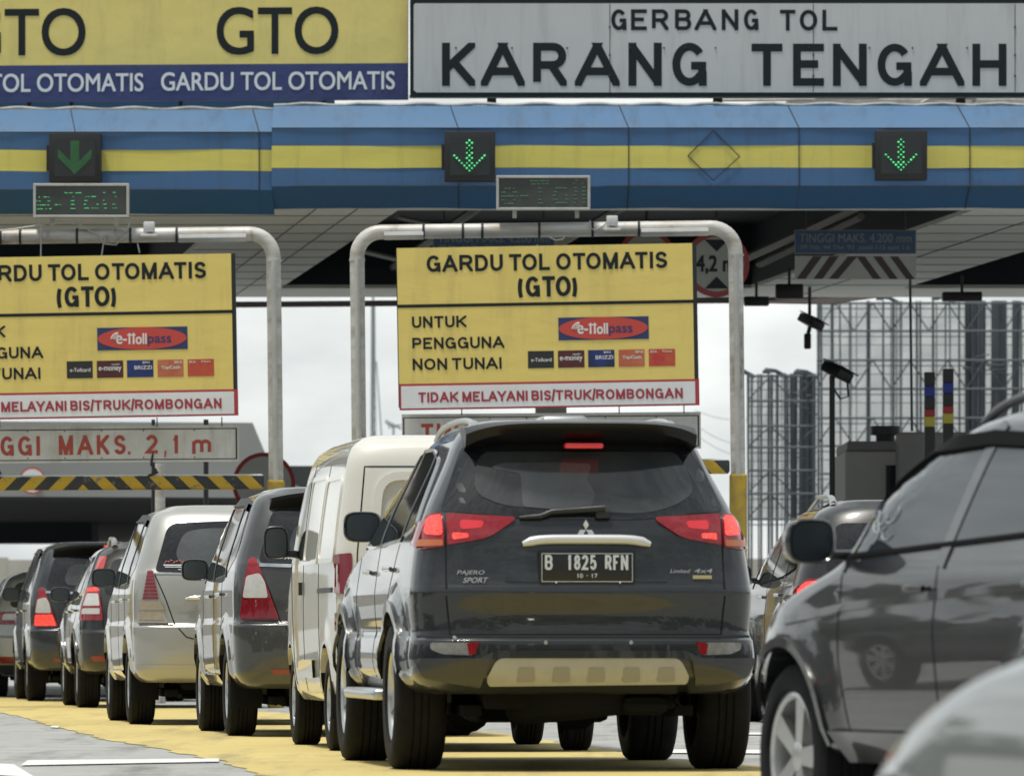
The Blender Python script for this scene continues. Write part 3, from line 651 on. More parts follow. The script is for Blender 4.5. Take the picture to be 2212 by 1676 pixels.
# low height-limit boards
M_hw = mat('worn_white_board', (.64, .65, .64), .5, noise=(3, .5, (.36, .36, .33)), streak=((6, 1, .6), .5, (.22, .19, .15), .52, .75))
def heightboard(dx, dy, label):
    d = DG - .2; B = Board(d, 200, 960, .008, .01, dx, dy); its = []
    r = empty('height_limit_board', label, 'sign', P(200 + dx, 1000 + dy, d), group='TINGGI MAKS height limit boards')
    its += [B.rect('board', -130, 919, 516, 998, M_hw, None, -.03, .03), B.rect('frame_line', -127, 926, 512, 993, M_ink, None, .002, .002), B.rect('panel', -124, 928, 509, 991, M_hw, None, .005, .002)]
    its.append(B.stroke('lettering', letters('TINGGI', [(-88, -62), (-54, -47), (-38, -8), (1, 30), (39, 69), (79, 86)], 940, 982) + letters('MAKS', [(127, 158), (168, 200), (209, 236), (246, 272)], 939, 981)
                      + [('.', 276, 282, 975, 981), ('2', 315, 341, 939, 980), (',', 354, 360, 974, 988), ('1', 373, 386, 940, 980), ('m', 415, 456, 941, 981)], mat('worn_red', (.42, .07, .05), .5, noise=(8, .4)), None, .009, .19))
    bm = bmesh.new()
    for x in (0, 340, 480): tube(bm, [B.m(x, 922, .02), B.m(x, 902, .02)], .006, 5)
    for x in (60, 140, 220, 310, 420):
        for y in (930, 988): bmesh.ops.create_icosphere(bm, subdivisions=1, radius=.008, matrix=Matrix.Translation(B.m(x, y, .009)))
    its.append(obj('fixings', bm, M_seam)); groupsign(r, its)
heightboard(0, 0, 'white TINGGI MAKS 2,1 m board under the left yellow board')
heightboard(998, -28, 'white height limit board half hidden behind the roof of the dark foreground SUV')
# striped height bars
m = bpy.data.materials.new('striped_paint'); m.use_nodes = True; t = m.node_tree; b = t.nodes['Principled BSDF']; b.inputs['Roughness'].default_value = .6
tcn = t.nodes.new('ShaderNodeTexCoord'); sx = t.nodes.new('ShaderNodeSeparateXYZ'); t.links.new(tcn.outputs['Object'], sx.inputs[0])
def mth(op, a, b_=None, c=None):
    n = t.nodes.new('ShaderNodeMath'); n.operation = op
    for i, v in enumerate((a, b_, c)):
        if v is None: continue
        if isinstance(v, (int, float)): n.inputs[i].default_value = v
        else: t.links.new(v, n.inputs[i])
    return n.outputs[0]
u = mth('ADD', mth('ABSOLUTE', sx.outputs['X']), mth('MULTIPLY', sx.outputs['Z'], 1.0))
fr = mth('FRACT', mth('DIVIDE', mth('ADD', u, .02), .292))
st = mth('GREATER_THAN', fr, .5)
nn = t.nodes.new('ShaderNodeTexNoise'); nn.inputs['Scale'].default_value = 9; nn.inputs['Detail'].default_value = 7; nn.inputs['Roughness'].default_value = .7; t.links.new(tcn.outputs['Object'], nn.inputs['Vector'])
mxa = t.nodes.new('ShaderNodeMix'); mxa.data_type = 'RGBA'; mxa.inputs['A'].default_value = (.03, .035, .038, 1); mxa.inputs['B'].default_value = (.52, .34, .03, 1); t.links.new(st, mxa.inputs['Factor'])
mxb = t.nodes.new('ShaderNodeMix'); mxb.data_type = 'RGBA'; t.links.new(mxa.outputs['Result'], mxb.inputs['A']); mxb.inputs['B'].default_value = (.16, .14, .11, 1); t.links.new(mth('MULTIPLY', mth('GREATER_THAN', nn.outputs['Fac'], .6), .75), mxb.inputs['Factor'])
mxc = t.nodes.new('ShaderNodeMix'); mxc.data_type = 'RGBA'; t.links.new(mxb.outputs['Result'], mxc.inputs['A']); mxc.inputs['B'].default_value = (.6, .6, .57, 1); t.links.new(mth('GREATER_THAN', mth('ADD', sx.outputs['Z'], mth('MULTIPLY', nn.outputs['Fac'], .03)), .075), mxc.inputs['Factor'])
t.links.new(mxc.outputs['Result'], b.inputs['Base Color']); M_stripe = m
def heightbar(xc, yc, x0, x1, label):
    d = DG - .15; c = P(xc, yc, d)
    bm = bmesh.new(); a = P(x0, yc, d).x - c.x; b_ = P(x1, yc, d).x - c.x
    bbox(bm, a, b_, -.07, .07, -.075, .075, .03, 3)
    r = obj('height_bar', bm, M_stripe, None, 40); r.location = c; r.rotation_euler = (0, math.radians(-.3), 0)
    tag(r, label, 'barrier', 'striped height bars')
    bm = bmesh.new()
    for x in (a + .8, b_ - 1.1):
        tube(bm, [(x, -.06, .07), (x + .03, -.06, .12), (x - .02, -.06, .17), (x, -.05, .3)], .012, 5); tube(bm, [(x - .05, -.07, .06), (x + .05, -.07, .1)], .014, 5)
    obj('hook', bm, M_seam, r)
heightbar(180, 1041, -180, 570, 'black and yellow striped height bar hanging over the left lane')
heightbar(1178, 1008, 812, 1576, 'black and yellow striped height bar mostly hidden by the dark foreground SUV')
# posts behind the left height board
def post(x, y0, y1, wpx, d, m, label, z0=None):
    bm = bmesh.new(); a = P(x, y0, d); tube(bm, [Vector((0, 0, 0)), Vector((0, 0, a.z))], wpx / F * d / 2, 12)
    o = obj('post', bm, m, None, 40); o.location = (a.x, d, 0); return tag(o, label, 'post')
post(346, 1000, 0, 22, DG + 5, M_pipe, 'round grey steel post standing behind the left striped bar')
post(331, 905, 0, 8, DG + 5.4, M_black, 'thin black post just left of the round grey post')
post(445, 905, 0, 11, DG + 5, M_black, 'thin black post right of the round grey post behind the striped bar')
# signs hanging under the canopy
M_sblue = mat('dim_sign_blue', (.025, .06, .13), .5, noise=(5, .3)); M_sgrey = mat('dim_sign_grey', (.30, .31, .29), .5, noise=(4, .3))
M_dimt = mat('dim_letters', (.15, .17, .19), .5); M_maroon = mat('stripe_maroon', (.03, .018, .02), .5)
def clearance(dx, label, d=88.0):
    B = Board(d, 1848, 550, -.002, 0, dx, 0); its = []
    r = empty('clearance_sign', label, 'sign', P(1848 + dx, 602, d), group='blue TINGGI MAKS 4.200 mm clearance signs')
    its += [B.rect('frame', 1716, 496, 1979, 548, M_dimt, None, -.02, .02), B.rect('blue_panel', 1718, 498, 1977, 546, M_sblue, None, .001, .003), B.rect('chevron_board', 1717, 552, 1979, 602, M_sgrey, None, -.02, .022)]
    its.append(B.text('lettering', [('TINGGI MAKS. 4.200 mm', 1727, 1969, 504, 523), ('PP No. 44 Thn \'93  pasal 115 ayat 1.b', 1730, 1966, 528, 541)], M_dimt, None, .006, .01))
    bm = bmesh.new()
    for a, b in ((1756, 1720), (1792, 1757), (1832, 1790)):
        prism(bm, [B.m(a, 553, .003), B.m(a + 20, 553, .003), B.m(b + 20, 602, .003), B.m(b, 602, .003)], Vector((0, .001, 0)))
    for a, b in ((1850, 1886), (1886, 1922), (1922, 1958)):
        prism(bm, [B.m(a, 553, .003), B.m(a + 18, 553, .003), B.m(b + 18, 602, .003), B.m(b, 602, .003)], Vector((0, .001, 0)))
    bmesh.ops.recalc_face_normals(bm, faces=bm.faces); its.append(obj('chevron_stripes', bm, M_maroon))
    bm = bmesh.new()
    for x in (1740, 1955): tube(bm, [B.m(x, 500, -.03), Vector((B.m(x, 500).x, d + .03, H0 + .3))], .012, 6)
    its.append(obj('hanger', bm, M_black)); groupsign(r, its)
clearance(0, 'blue clearance sign with chevron board hanging right of the round 4,2 m sign')
clearance(-781, 'dim blue clearance sign peeking above the middle yellow board')
M_rw = mat('round_sign_white', (.27, .28, .26), .5, noise=(5, .3)); M_rr = mat('round_sign_red', (.24, .03, .035), .5)
def roundsign(cx, cy, r_, d, label, text, ring=.17, pole=None):
    B = Board(d); its = []
    r = empty('round_sign', label, 'sign', P(cx, cy + r_, d))
    its += [B.plate('red_ring', ring_pts(cx, cy, r_), M_rr if not pole else mat('ring_red', (.5, .05, .05), .5), None, 0, .02), B.plate('disc', ring_pts(cx, cy, r_ * (1 - ring)), M_rw if not pole else mat('pale_disc', (.72, .74, .72), .5), None, .021, .003)]
    if text:
        its.append(B.text('lettering', [('4,2 m', cx - 45, cx + 40, cy - 19, cy + 22)], M_ink, None, .028, .03))
        k = r_ * .8
        its.append(B.plate('arrow', [(cx - 26, cy - k + 4), (cx + 26, cy - k + 4), (cx, cy - k + 30)], M_ink, None, .0255, .002)); its.append(B.plate('arrow', [(cx - 26, cy + k - 4), (cx + 26, cy + k - 4), (cx, cy + k - 30)], M_ink, None, .0255, .002))
    bm = bmesh.new()
    if pole == 'none': bbox(bm, B.m(cx - 8, cy).x, B.m(cx + 8, cy).x, d + .02, 150.02, B.m(cx, cy + 8).z, B.m(cx, cy - 8).z, .02)
    elif pole: tube(bm, [Vector((P(cx, 0, d).x, d + .05, 0)), B.m(cx, cy, -.05)], .03, 8)
    else: tube(bm, [B.m(cx, cy, -.05), Vector((P(cx, 0, d).x, d + .05, H0 + .6))], .02, 8)
    its.append(obj('pole', bm, M_black)); groupsign(r, its)
roundsign(1548, 570, 71, 87.6, 'round red-rimmed 4,2 m height sign behind the gantry pipe bend', True)
roundsign(1397, 556, 62, 90, 'dim round sign almost hidden above the middle yellow board', False)
roundsign(570, 1044, 68, 100, 'large round sign with a thick red rim behind the left gantry post', False, .13, True)
roundsign(70, 1037, 29, 148.6, 'small round red-rimmed sign on the flyover behind the left striped bar', False, .13, 'none')
# floodlights and cameras under the canopy
def hanging(name, label, cat, cx, cy, wpx, hpx, d, tilt=0):
    p = P(cx, cy, d); r = empty(name, label, cat, p); k = d / F
    bm = bmesh.new(); M = Matrix.Rotation(tilt, 4, 'Y')
    bbox(bm, -wpx * k / 2, wpx * k / 2, -.12, .12, -hpx * k / 2, hpx * k / 2, .02, 2, M); obj('housing', bm, M_black, r, 40)
    bm = bmesh.new(); tube(bm, [(0, 0, hpx * k / 2 - .02), (0, 0, max(H0 - p.z + .02, .15))], .02, 6); obj('bracket', bm, M_black, r)
hanging('floodlight', 'flat black floodlight hanging right of the gantry post bend', 'floodlight', 1634, 650, 54, 20, 104)
hanging('floodlight', 'dark wide floodlight hanging left of the chevron board', 'floodlight', 1705, 629, 60, 32, 100)
hanging('floodlight', 'flat black box hanging over the billboard at the right', 'floodlight', 2078, 640, 86, 20, 102)
def camera_box(label, cx, cy, d, sc=1.0, up=True, base=0):
    p = P(cx, cy, d); r = empty('surveillance_camera', label, 'camera', p)
    M = Matrix.Rotation(math.radians(28), 4, 'Y') @ Matrix.Rotation(math.radians(35), 4, 'Z')
    bm = bmesh.new(); bbox(bm, -.12 * sc, .12 * sc, -.2 * sc, .2 * sc, -.065 * sc, .065 * sc, .02, 2, M); obj('housing', bm, M_black, r, 40)
    bm = bmesh.new(); bbox(bm, -.14 * sc, .14 * sc, -.26 * sc, .2 * sc, .07 * sc, .085 * sc, .005, 1, M); obj('sun_shield', bm, M_face, r)
    bm = bmesh.new()
    if up: tube(bm, [(-.02, 0, 0), (-.02, 0, H0 - p.z)], .024, 8); bbox(bm, -.1, .0, -.05, .05, -.38, -.16, .02); tube(bm, [(-.05, 0, -.2), (0, 0, 0)], .03, 6)
    else: tube(bm, [(-.06, 0, -.04), (-.06, 0, -p.z)], .036, 10); tube(bm, [(.12, 0, -.05), (.14, 0, -.3), (.04, 0, -.33), (-.04, 0, -.2)], .014, 5)
    obj('mount', bm, M_black, r, 50)
camera_box('surveillance camera hanging from the canopy rear beam against the sky', 1752, 695, 105, .95)
camera_box('surveillance camera on a tall thin black pole before the billboards', 1808, 803, 92, 1.0, False)
bm = bmesh.new(); p = P(1966, 601, 88); q_ = P(1970, 930, 88); tube(bm, [p, q_], .016, 6)
tag(obj('hanging_rod', bm, M_black), 'thin black rod hanging below the right chevron board', 'rod')
# banded poles of the lane behind
def bandpole(cx, y0, d, label):
    p = P(cx, y0, d); k = d / F; r = empty('banded_pole', label, 'pole', (p.x, d, 0), group='poles with coloured bands'); wd = 11.5 * k
    hs = [(0, 30, 'band_black'), (30, 53, 'band_blue'), (53, 80, 'band_black'), (80, 96, 'band_red'), (96, 118, 'band_yellow'), (118, 400, 'band_black')]
    cols = {'band_black': M_black, 'band_blue': mat('band_blue', (.02, .04, .30), .5), 'band_red': mat('band_red', (.35, .03, .04), .5), 'band_yellow': mat('band_yellow', (.5, .45, .06), .5)}
    for a, b, n in hs:
        bm = bmesh.new(); z1 = zof(y0 + a, d); z0 = zof(y0 + b, d) if b < 400 else 0
        bbox(bm, -wd, wd, -wd, wd, z0, z1, .01); obj(n, bm, cols[n], r)
bandpole(2008, 803, 90, 'pole with blue, red and yellow bands, the left one of the pair')
bandpole(2048, 796, 90, 'pole with blue, red and yellow bands, the taller right one of the pair')
# toll booth
bd = 93.0; a = P(1826, 952, bd); b_ = P(1985, 952, bd)
booth = empty('toll_booth', 'grey toll booth showing between the black SUVs at the right', 'booth', (a.x, bd, 0))
Lx = b_.x - a.x
bm = bmesh.new(); bbox(bm, 0, Lx, 0, 3, .15, a.z - .12, .02); obj('wall', bm, mat('booth_grey', (.46, .46, .44), .6, noise=(2, .3)), booth)
bm = bmesh.new(); bbox(bm, .02, Lx + .3, -.06, 3.05, a.z - .12, a.z, .02); obj('roof', bm, mat('booth_roof', (.2, .2, .2), .6), booth)
bm = bmesh.new(); box(bm, Lx * .55, Lx * .95, -.012, .1, 1.0, a.z - .3); obj('window', bm, mat('booth_glass', (.02, .025, .03), .1), booth)
bm = bmesh.new(); bbox(bm, -.2, Lx + .4, -1.5, 6, 0, .15, .02); obj('kerb_island', bm, M_asph, booth)
bm = bmesh.new(); c_ = Lx * .56; tube(bm, [(c_, .3, a.z - .02), (c_, .3, a.z + .08), (c_, .3, a.z + .085), (c_, .3, a.z + .2)], [.12, .12, .19, .19], 14); obj('roof_beacon', bm, M_black, booth, 40)
bm = bmesh.new(); bx = P(2000, 935, 92); bbox(bm, bx.x - .36, bx.x + .5, 91.6, 92.3, 0, bx.z, .02)
tag(obj('equipment_cabinet', bm, mat('cabinet_grey', (.22, .22, .22), .6, noise=(3, .3))), 'dark grey cabinet standing before the banded poles', 'cabinet')
# ================================================================== far structures
M_bpan = mat('billboard_sheet', (.84, .86, .86), .7, noise=(.5, .3, (.66, .68, .69)), stretch=(.4, 1, 2.2))
_t = M_bpan.node_tree; _b = _t.nodes['Principled BSDF']; _tr = _t.nodes.new('ShaderNodeBsdfTranslucent'); _tr.inputs['Color'].default_value = (.9, .92, .92, 1)
_mx = _t.nodes.new('ShaderNodeMixShader'); _mx.inputs[0].default_value = .55; _o = [n for n in _t.nodes if n.type == 'OUTPUT_MATERIAL'][0]
_t.links.new(_b.outputs[0], _mx.inputs[1]); _t.links.new(_tr.outputs[0], _mx.inputs[2]); _t.links.new(_mx.outputs[0], _o.inputs['Surface'])
M_truss = mat('truss_steel', (.075, .09, .105), .7)
def billboard(x0, x1, ys, d, xs, thick, truss_rows, label, ybase, lamps):
    r = empty('billboard', label, 'billboard', Vector((P((x0 + x1) / 2, 0, d).x, d, 0)), group='scaffold-backed billboards beyond the toll gate'); its = []
    for k in range(len(ys) - 1):
        bm = bmesh.new(); a = P(x0, ys[k + 1] - 2, d + 1.3); b = P(x1, ys[k] + 2, d + 1.3); n = 30
        for i in range(n):
            xa = a.x + (b.x - a.x) * i / n; xb = a.x + (b.x - a.x) * (i + 1) / n
            o = .03 * math.sin(i * 1.3 + k)
            o2 = .03 * math.sin((i + 1) * 1.3 + k)
            zz = np.linspace(a.z, b.z, 5)
            for j in range(4): bm.faces.new([bm.verts.new(v) for v in ((xa, d + 1.3 + o * math.sin(j), zz[j]), (xb, d + 1.3 + o2 * math.sin(j), zz[j]), (xb, d + 1.3 + o2 * math.sin(j + 1), zz[j + 1]), (xa, d + 1.3 + o * math.sin(j + 1), zz[j + 1]))])
        bmesh.ops.remove_doubles(bm, verts=bm.verts, dist=1e-4); its.append(obj('sheet', bm, M_bpan))
    k_ = d / F; bm = bmesh.new(); yb = ybase
    for x in xs: tube(bm, [P(x, ys[0] - 6, d) + Vector((0, random.uniform(0, .6), 0)), P(x + random.uniform(-2, 2), yb, d)], random.uniform(1.6, 3.0) * k_, 5)
    for _ in range(int((x1 - x0) / 24)): x = random.uniform(x0, x1); tube(bm, [P(x, ys[0], d + .9), P(x, yb, d + .9)], random.uniform(.7, 1.5) * k_, 4)
    for y in ys[:-1]:
        for q in (30,): tube(bm, [P(x0, y + q, d + .8), P(x1, y + q, d + .8)], .8 * k_, 4)
    for y in ys: tube(bm, [P(x0, y, d - .1), P(x1, y, d - .1)], 2.6 * k_, 5); tube(bm, [P(x0, y + 12, d + 1.1), P(x1, y + 12, d + 1.1)], 1.2 * k_, 4)
    its.append(obj('scaffold_frame', bm, M_truss))
    for row in truss_rows:
        bm = bmesh.new(); ya, yb2 = ys[row], ys[row + 1]; n = int((x1 - x0) / 38)
        for i in range(n):
            xa = x0 + (x1 - x0) * i / n; xb = x0 + (x1 - x0) * (i + 1) / n
            tube(bm, [P(xa, ya if i % 2 else yb2, d + .2), P(xb, yb2 if i % 2 else ya, d + .2)], 1.5 * k_, 4)
        its.append(obj('diagonal_brace', bm, M_truss))
    for x, wd in thick:
        bm = bmesh.new(); tube(bm, [P(x, ys[0] - 5, d + .5), Vector((P(x, 0, d).x, d + .5, 0))], wd * k_ / 2, 10)
        for _ in range(4):
            y = random.uniform(ys[0], yb - 60); tube(bm, [P(x - wd, y, d + .3), P(x + wd, y + random.uniform(-10, 10), d + .3)], 1.6 * k_, 4)
        its.append(obj('column', bm, M_truss))
    for x, y in lamps:
        bm = bmesh.new(); tube(bm, [P(x + 42, y + 14, d + 1), P(x + 20, y + 2, d), P(x, y, d - .6)], .05, 5)
        c = P(x, y + 2, d - .6); bbox(bm, c.x - .08, c.x + .10, c.y - .12, c.y + .12, c.z - .06, c.z + .02, .02); its.append(obj('lamp_arm', bm, M_truss))
    groupsign(r, its)
c3b = c3
billboard(1764, 2330, [654, 714, 777, 839, 902, 962, 1022, 1082, 1140], 175, [c3b(z) for z in (915, 935, 1005, 1055, 1110, 1222, 1238, 1325, 1390, 1440, 1540, 1560, 1640, 1725, 1745, 1810, 1850, 1890, 2100, 2200)] + [2230, 2260, 2300],
          [(c3b(1860), 12), (c3b(1900), 16), (c3b(1948), 16), (c3b(2040), 24), (c3b(2075), 14), (c3b(2162), 17)], (0, 2, 4, 6), 'tall billboard with steel scaffolding at the right edge of the photo', 1300, [(1900, 640), (2020, 640)])
billboard(1614, 1764, [811, 865, 919, 965, 1015, 1065, 1120], 165, [c3b(z) for z in (470, 492, 535, 555, 600, 622, 655, 700, 720, 740, 800, 840, 880)], [(c3b(760), 15), (c3b(812), 15), (c3b(845), 12), (c3b(878), 14)], (0, 2, 4, 5),
          'shorter billboard with scaffolding left of the tall one', 1300, [(1585, 798), (1655, 798), (1722, 800)])
M_pale = mat('hazy_steel', (.32, .36, .38), .8)  # pale blue-grey, with distance haze put into the colour
bm = bmesh.new(); d = 330
for (xa, ya, xb, yb) in ((803, 650, 801, 1100), (809, 650, 812, 1100), (813, 780, 835, 1100)): tube(bm, [P(xa, ya, d), P(xb, yb, d)], .03, 4)
for k in range(30):
    y = 655 + k * 14; tube(bm, [P(802 if k % 2 else 810, y, d), P(810 if k % 2 else 802, y + 14, d)], .02, 4)
for xx in (806,): tube(bm, [P(xx, 640, d), Vector((P(xx, 0, d).x, d, 0))], .05, 4)
tag(obj('lattice_mast', bm, M_pale), 'thin hazy lattice mast beyond the middle gantry post', 'mast')
bm = bmesh.new()
for k in range(6): tube(bm, [P(834 + k * 5, 905 + k * 3, d), P(842 + k * 5, 925 - k * 2, d)], .03, 4)
tube(bm, [P(832, 910, d), P(868, 925, d)], .05, 4); tube(bm, [P(850, 915, d), Vector((P(850, 0, d).x, d, 0))], .05, 4)
tag(obj('crane_jib', bm, M_pale), 'faint distant jib just right of the lattice mast', 'crane')
bm = bmesh.new()
for (a, b) in (((1500, 935), (1600, 985)), ((1500, 915), (1600, 960)), ((1500, 885), (1620, 905))):
    pp = [P(a[0] + (b[0] - a[0]) * t, a[1] + (b[1] - a[1]) * t + 8 * math.sin(t * math.pi), 260) for t in np.linspace(0, 1, 8)]; tube(bm, pp, .012, 4)
tag(obj('power_lines', bm, M_pale), 'faint power lines crossing the sky right of the yellow board', 'cable')
# flyover beyond the left lane
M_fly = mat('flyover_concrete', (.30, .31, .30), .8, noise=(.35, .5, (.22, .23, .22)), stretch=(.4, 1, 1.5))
d1, d2 = 150, 165
fz = zof(1068, d1)
fo = empty('flyover', 'grey concrete flyover crossing dark behind the left lane', 'flyover', (P(200, 0, d1).x, d1, 0))
its = []
bm = bmesh.new(); prism(bm, [P(-600, 1068, d1), P(700, 1074, d1), P(665, 1058, d1), P(625, 1040, d1), P(575, 985, d1), P(545, 912, d1), P(-600, 905, d1)], Vector((0, .4, 0)))
bmesh.ops.recalc_face_normals(bm, faces=bm.faces); its.append(obj('parapet', bm, M_fly))
bm = bmesh.new(); a = P(-600, 0, d1).x; b_ = P(720, 0, d1).x
prism(bm, [Vector((a, d1 + .4, fz)), Vector((b_, d1 + .4, fz)), Vector((b_ + 6, d1 + 75, fz)), Vector((a - 6, d1 + 75, fz))], Vector((0, 0, .6)))
bmesh.ops.recalc_face_normals(bm, faces=bm.faces); its.append(obj('deck', bm, mat('deck_shaded', (.05, .055, .06), .9, noise=(.1, .5, (.09, .09, .085)))))  # shade under the flyover is put into the deck's dark colour
for i, (x, y0, y1, dd) in enumerate(((60, 1110, 1150, 185), (600, 1130, 1170, 195))):
    bm = bmesh.new(); c = P(x, 0, dd); box(bm, c.x - 1.6, c.x + 1.6, dd, dd + 3, fz - .5, fz - .01); its.append(obj('crossbeam', bm, mat('beam_shaded', (.03, .04, .05), .9)))  # crossbeams carry the same underside shade in their colour
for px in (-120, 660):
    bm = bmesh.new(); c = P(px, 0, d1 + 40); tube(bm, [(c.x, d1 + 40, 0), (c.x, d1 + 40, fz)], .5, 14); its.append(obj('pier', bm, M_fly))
groupsign(fo, its)
bm = bmesh.new(); n = 40
for i in range(n):
    xa = -60 + i * 2.2
    box(bm, xa, xa + 2.19, 299.8 + (i % 2) * .1, 300.3, 0, CZ + (HY - 1208) / F * 300 + .05 * (i % 3))
tag(obj('boundary_wall', bm, mat('beige_wall', (.50, .48, .42), .8, noise=(.5, .5, (.3, .3, .28)))), 'pale beige wall far away under the flyover', 'wall')
# ================================================================== vehicles
def pchip(xs, ys):
    xs = np.array(xs, float); ys = np.array(ys, float); h = np.diff(xs); dl = np.diff(ys) / h; m = np.zeros(len(xs))
    for i in range(1, len(xs) - 1):
        if dl[i - 1] * dl[i] > 0:
            w1 = 2 * h[i] + h[i - 1]; w2 = h[i] + 2 * h[i - 1]; m[i] = (w1 + w2) / (w1 / dl[i - 1] + w2 / dl[i])
    m[0] = dl[0]; m[-1] = dl[-1]
    def f(x):
        x = min(max(x, xs[0]), xs[-1]); i = min(max(int(np.searchsorted(xs, x)) - 1, 0), len(xs) - 2)
        t = (x - xs[i]) / h[i]
        return float((2 * t**3 - 3 * t**2 + 1) * ys[i] + (t**3 - 2 * t**2 + t) * h[i] * m[i] + (-2 * t**3 + 3 * t**2) * ys[i + 1] + (t**3 - t**2) * h[i] * m[i + 1])
    return f
def sstep(a, b, x): t = min(max((x - a) / (b - a), 0), 1); return t * t * (3 - 2 * t)
def rpoly(pts, r, n=5):
    out = []; N_ = len(pts); rs = r if isinstance(r, (list, tuple)) else [r] * N_
    for i in range(N_):
        p0, p1, p2 = Vector(pts[i - 1]), Vector(pts[i]), Vector(pts[(i + 1) % N_])
        rr = min(rs[i], (p0 - p1).length * .48, (p2 - p1).length * .48)
        if rr < 1e-4: out.append(tuple(p1)); continue
        a = p1 + (p0 - p1).normalized() * rr; b = p1 + (p2 - p1).normalized() * rr
        for k in range(n + 1):
            t = k / n; q = a * (1 - t)**2 + p1 * 2 * t * (1 - t) + b * t * t; out.append(tuple(q))
    return out
class Car:
    def __init__(s, name, label, W, YR, YF, D, Df, n, nf, axles, R, tw, loc, heading, paint, flare=.02, dome=.04, group=None, cat='car', zoff=0):
        s.w, s.yr, s.yf = pchip(*zip(*W)), pchip(*zip(*YR)), pchip(*zip(*YF)); s.D, s.Df, s.n, s.nf = D, Df, n, nf
        s.zmin, s.zmax = W[0][0], W[-1][0]; s.knots = sorted(set([a for a, _ in W] + [a for a, _ in YR] + [a for a, _ in YF]))
        s.ax, s.R, s.tw, s.fl, s.dome = axles, R, tw, flare, dome; s.ymid = (s.yr(.6) + s.yf(.6)) / 2; s.L = s.yf(.6); s.paint = paint
        s.root = empty(name, label, cat, (loc[0], loc[1], zoff), heading, group)
    def k(s, y): return 1 - .025 * ((y - s.ymid) / (s.L / 2))**2
    def DD(s, z): return min(s.D, (s.yf(z) - s.yr(z)) * .3)
    def sx(s, y, z):
        w, yr, yf = s.w(z), s.yr(z), s.yf(z); D = s.DD(z); Df = min(s.Df, (yf - yr) * .3); a, b = yr + D, yf - Df; f = 1.0
        if y < a: f = max(0, 1 - max(0, min(1, (a - y) / D))**s.n)**(1 / s.n); kk = s.k(a)
        elif y > b: f = max(0, 1 - max(0, min(1, (y - b) / Df))**s.nf)**(1 / s.nf); kk = s.k(b)
        else: kk = s.k(y)
        x = w * kk * f
        if s.fl:
            for ya in s.ax:
                r = math.hypot(y - ya, z - s.R); x += s.fl * (1 - sstep(s.R + .09, s.R + .24, r)) * min(1, f * 1.2)
        return x
    def ry(s, x, z):
        D = s.DD(z); yr = s.yr(z); w = s.w(z) * s.k(yr + D); q = min(1, abs(x) / w)
        return yr + D * (1 - max(0, 1 - q**s.n)**(1 / s.n))
    def fy(s, x, z):
        yf = s.yf(z); Df = min(s.Df, (yf - s.yr(z)) * .3); w = s.w(z) * s.k(yf - Df); q = min(1, abs(x) / w)
        return yf - Df * (1 - max(0, 1 - q**s.nf)**(1 / s.nf))
    def pt(s, mode, a, z, off):
        e = .004
        if mode == 'R':
            y = s.ry(a, z); nx = (s.ry(a + e, z) - s.ry(a - e, z)) / (2 * e); nz_ = (s.ry(a, z + e) - s.ry(a, z - e)) / (2 * e)
            nx = max(-4, min(4, nx)); n = Vector((nx, -1, nz_)).normalized(); return Vector((a, y, z)) + n * off
        if mode == 'F':
            y = s.fy(a, z); nx = (s.fy(a + e, z) - s.fy(a - e, z)) / (2 * e); nz_ = (s.fy(a, z + e) - s.fy(a, z - e)) / (2 * e)
            nx = max(-4, min(4, nx)); n = Vector((-nx, 1, -nz_)).normalized(); return Vector((a, y, z)) + n * off
        sg_ = -1 if mode == 'L' else 1
        x = s.sx(a, z); ny = -(s.sx(a + e, z) - s.sx(a - e, z)) / (2 * e); nz_ = -(s.sx(a, z + e) - s.sx(a, z - e)) / (2 * e)
        ny = max(-3, min(3, ny)); n = Vector((1, ny, nz_)).normalized(); v = Vector((x, a, z)) + n * off
        return Vector((v.x * sg_, v.y, v.z))
    def outline(s, z):
        out = []; yr, yf, w = s.yr(z), s.yf(z), s.w(z); D = s.DD(z); Df = min(s.Df, (yf - yr) * .3); nr, ns, nfr = 22, 64, 12
        kr = s.k(yr + D); kf = s.k(yf - Df)
        for i in range(nr):
            ph = i / nr * math.pi / 2; xx = math.sin(ph)**(2 / s.n) * w * kr; yy = yr + D * (1 - math.cos(ph)**(2 / s.n)); x = xx
            if i > 4: x = s.sx(yy, z)
            out.append((x, yy))
        for i in range(ns + 1): y = yr + D + (yf - Df - yr - D) * i / ns; out.append((s.sx(y, z), y))
        for i in range(1, nfr + 1):
            ph = i / nfr * math.pi / 2; out.append((w * kf * math.cos(ph)**(2 / s.nf), yf - Df * (1 - math.sin(ph)**(2 / s.nf))))
        full = [(-x, y) for x, y in out] + [(x, y) for x, y in out[-2:0:-1]]
        return full
    def body(s, cut=True):
        zs = sorted(set([round(z, 4) for z in np.linspace(s.zmin, s.zmax, 56)] + s.knots)); bm = bmesh.new(); rings = []
        zs = [z for i, z in enumerate(zs) if i == 0 or z - zs[i - 1] > .002]
        for z in zs: rings.append([bm.verts.new((x, y, z)) for x, y in s.outline(z)])
        top = s.outline(s.zmax); cy = (s.yr(s.zmax) + s.yf(s.zmax)) / 2
        for t in (.25, .5, .72, .88, .97): 
            k = math.cos(math.asin(t)) if t < .9 else (1 - t) * 3.2 + .12
            kx = 1 - t * .95; rings.append([bm.verts.new((x * (1 - .22 * t - .7 * t**4), cy + (y - cy) * (1 - .12 * t - .8 * t**4), s.zmax + s.dome * (1 - (1 - t)**2))) for x, y in top])
        n = len(rings[0])
        for i in range(len(rings) - 1):
            for k in range(n): bm.faces.new([rings[i][k], rings[i][(k + 1) % n], rings[i + 1][(k + 1) % n], rings[i + 1][k]])
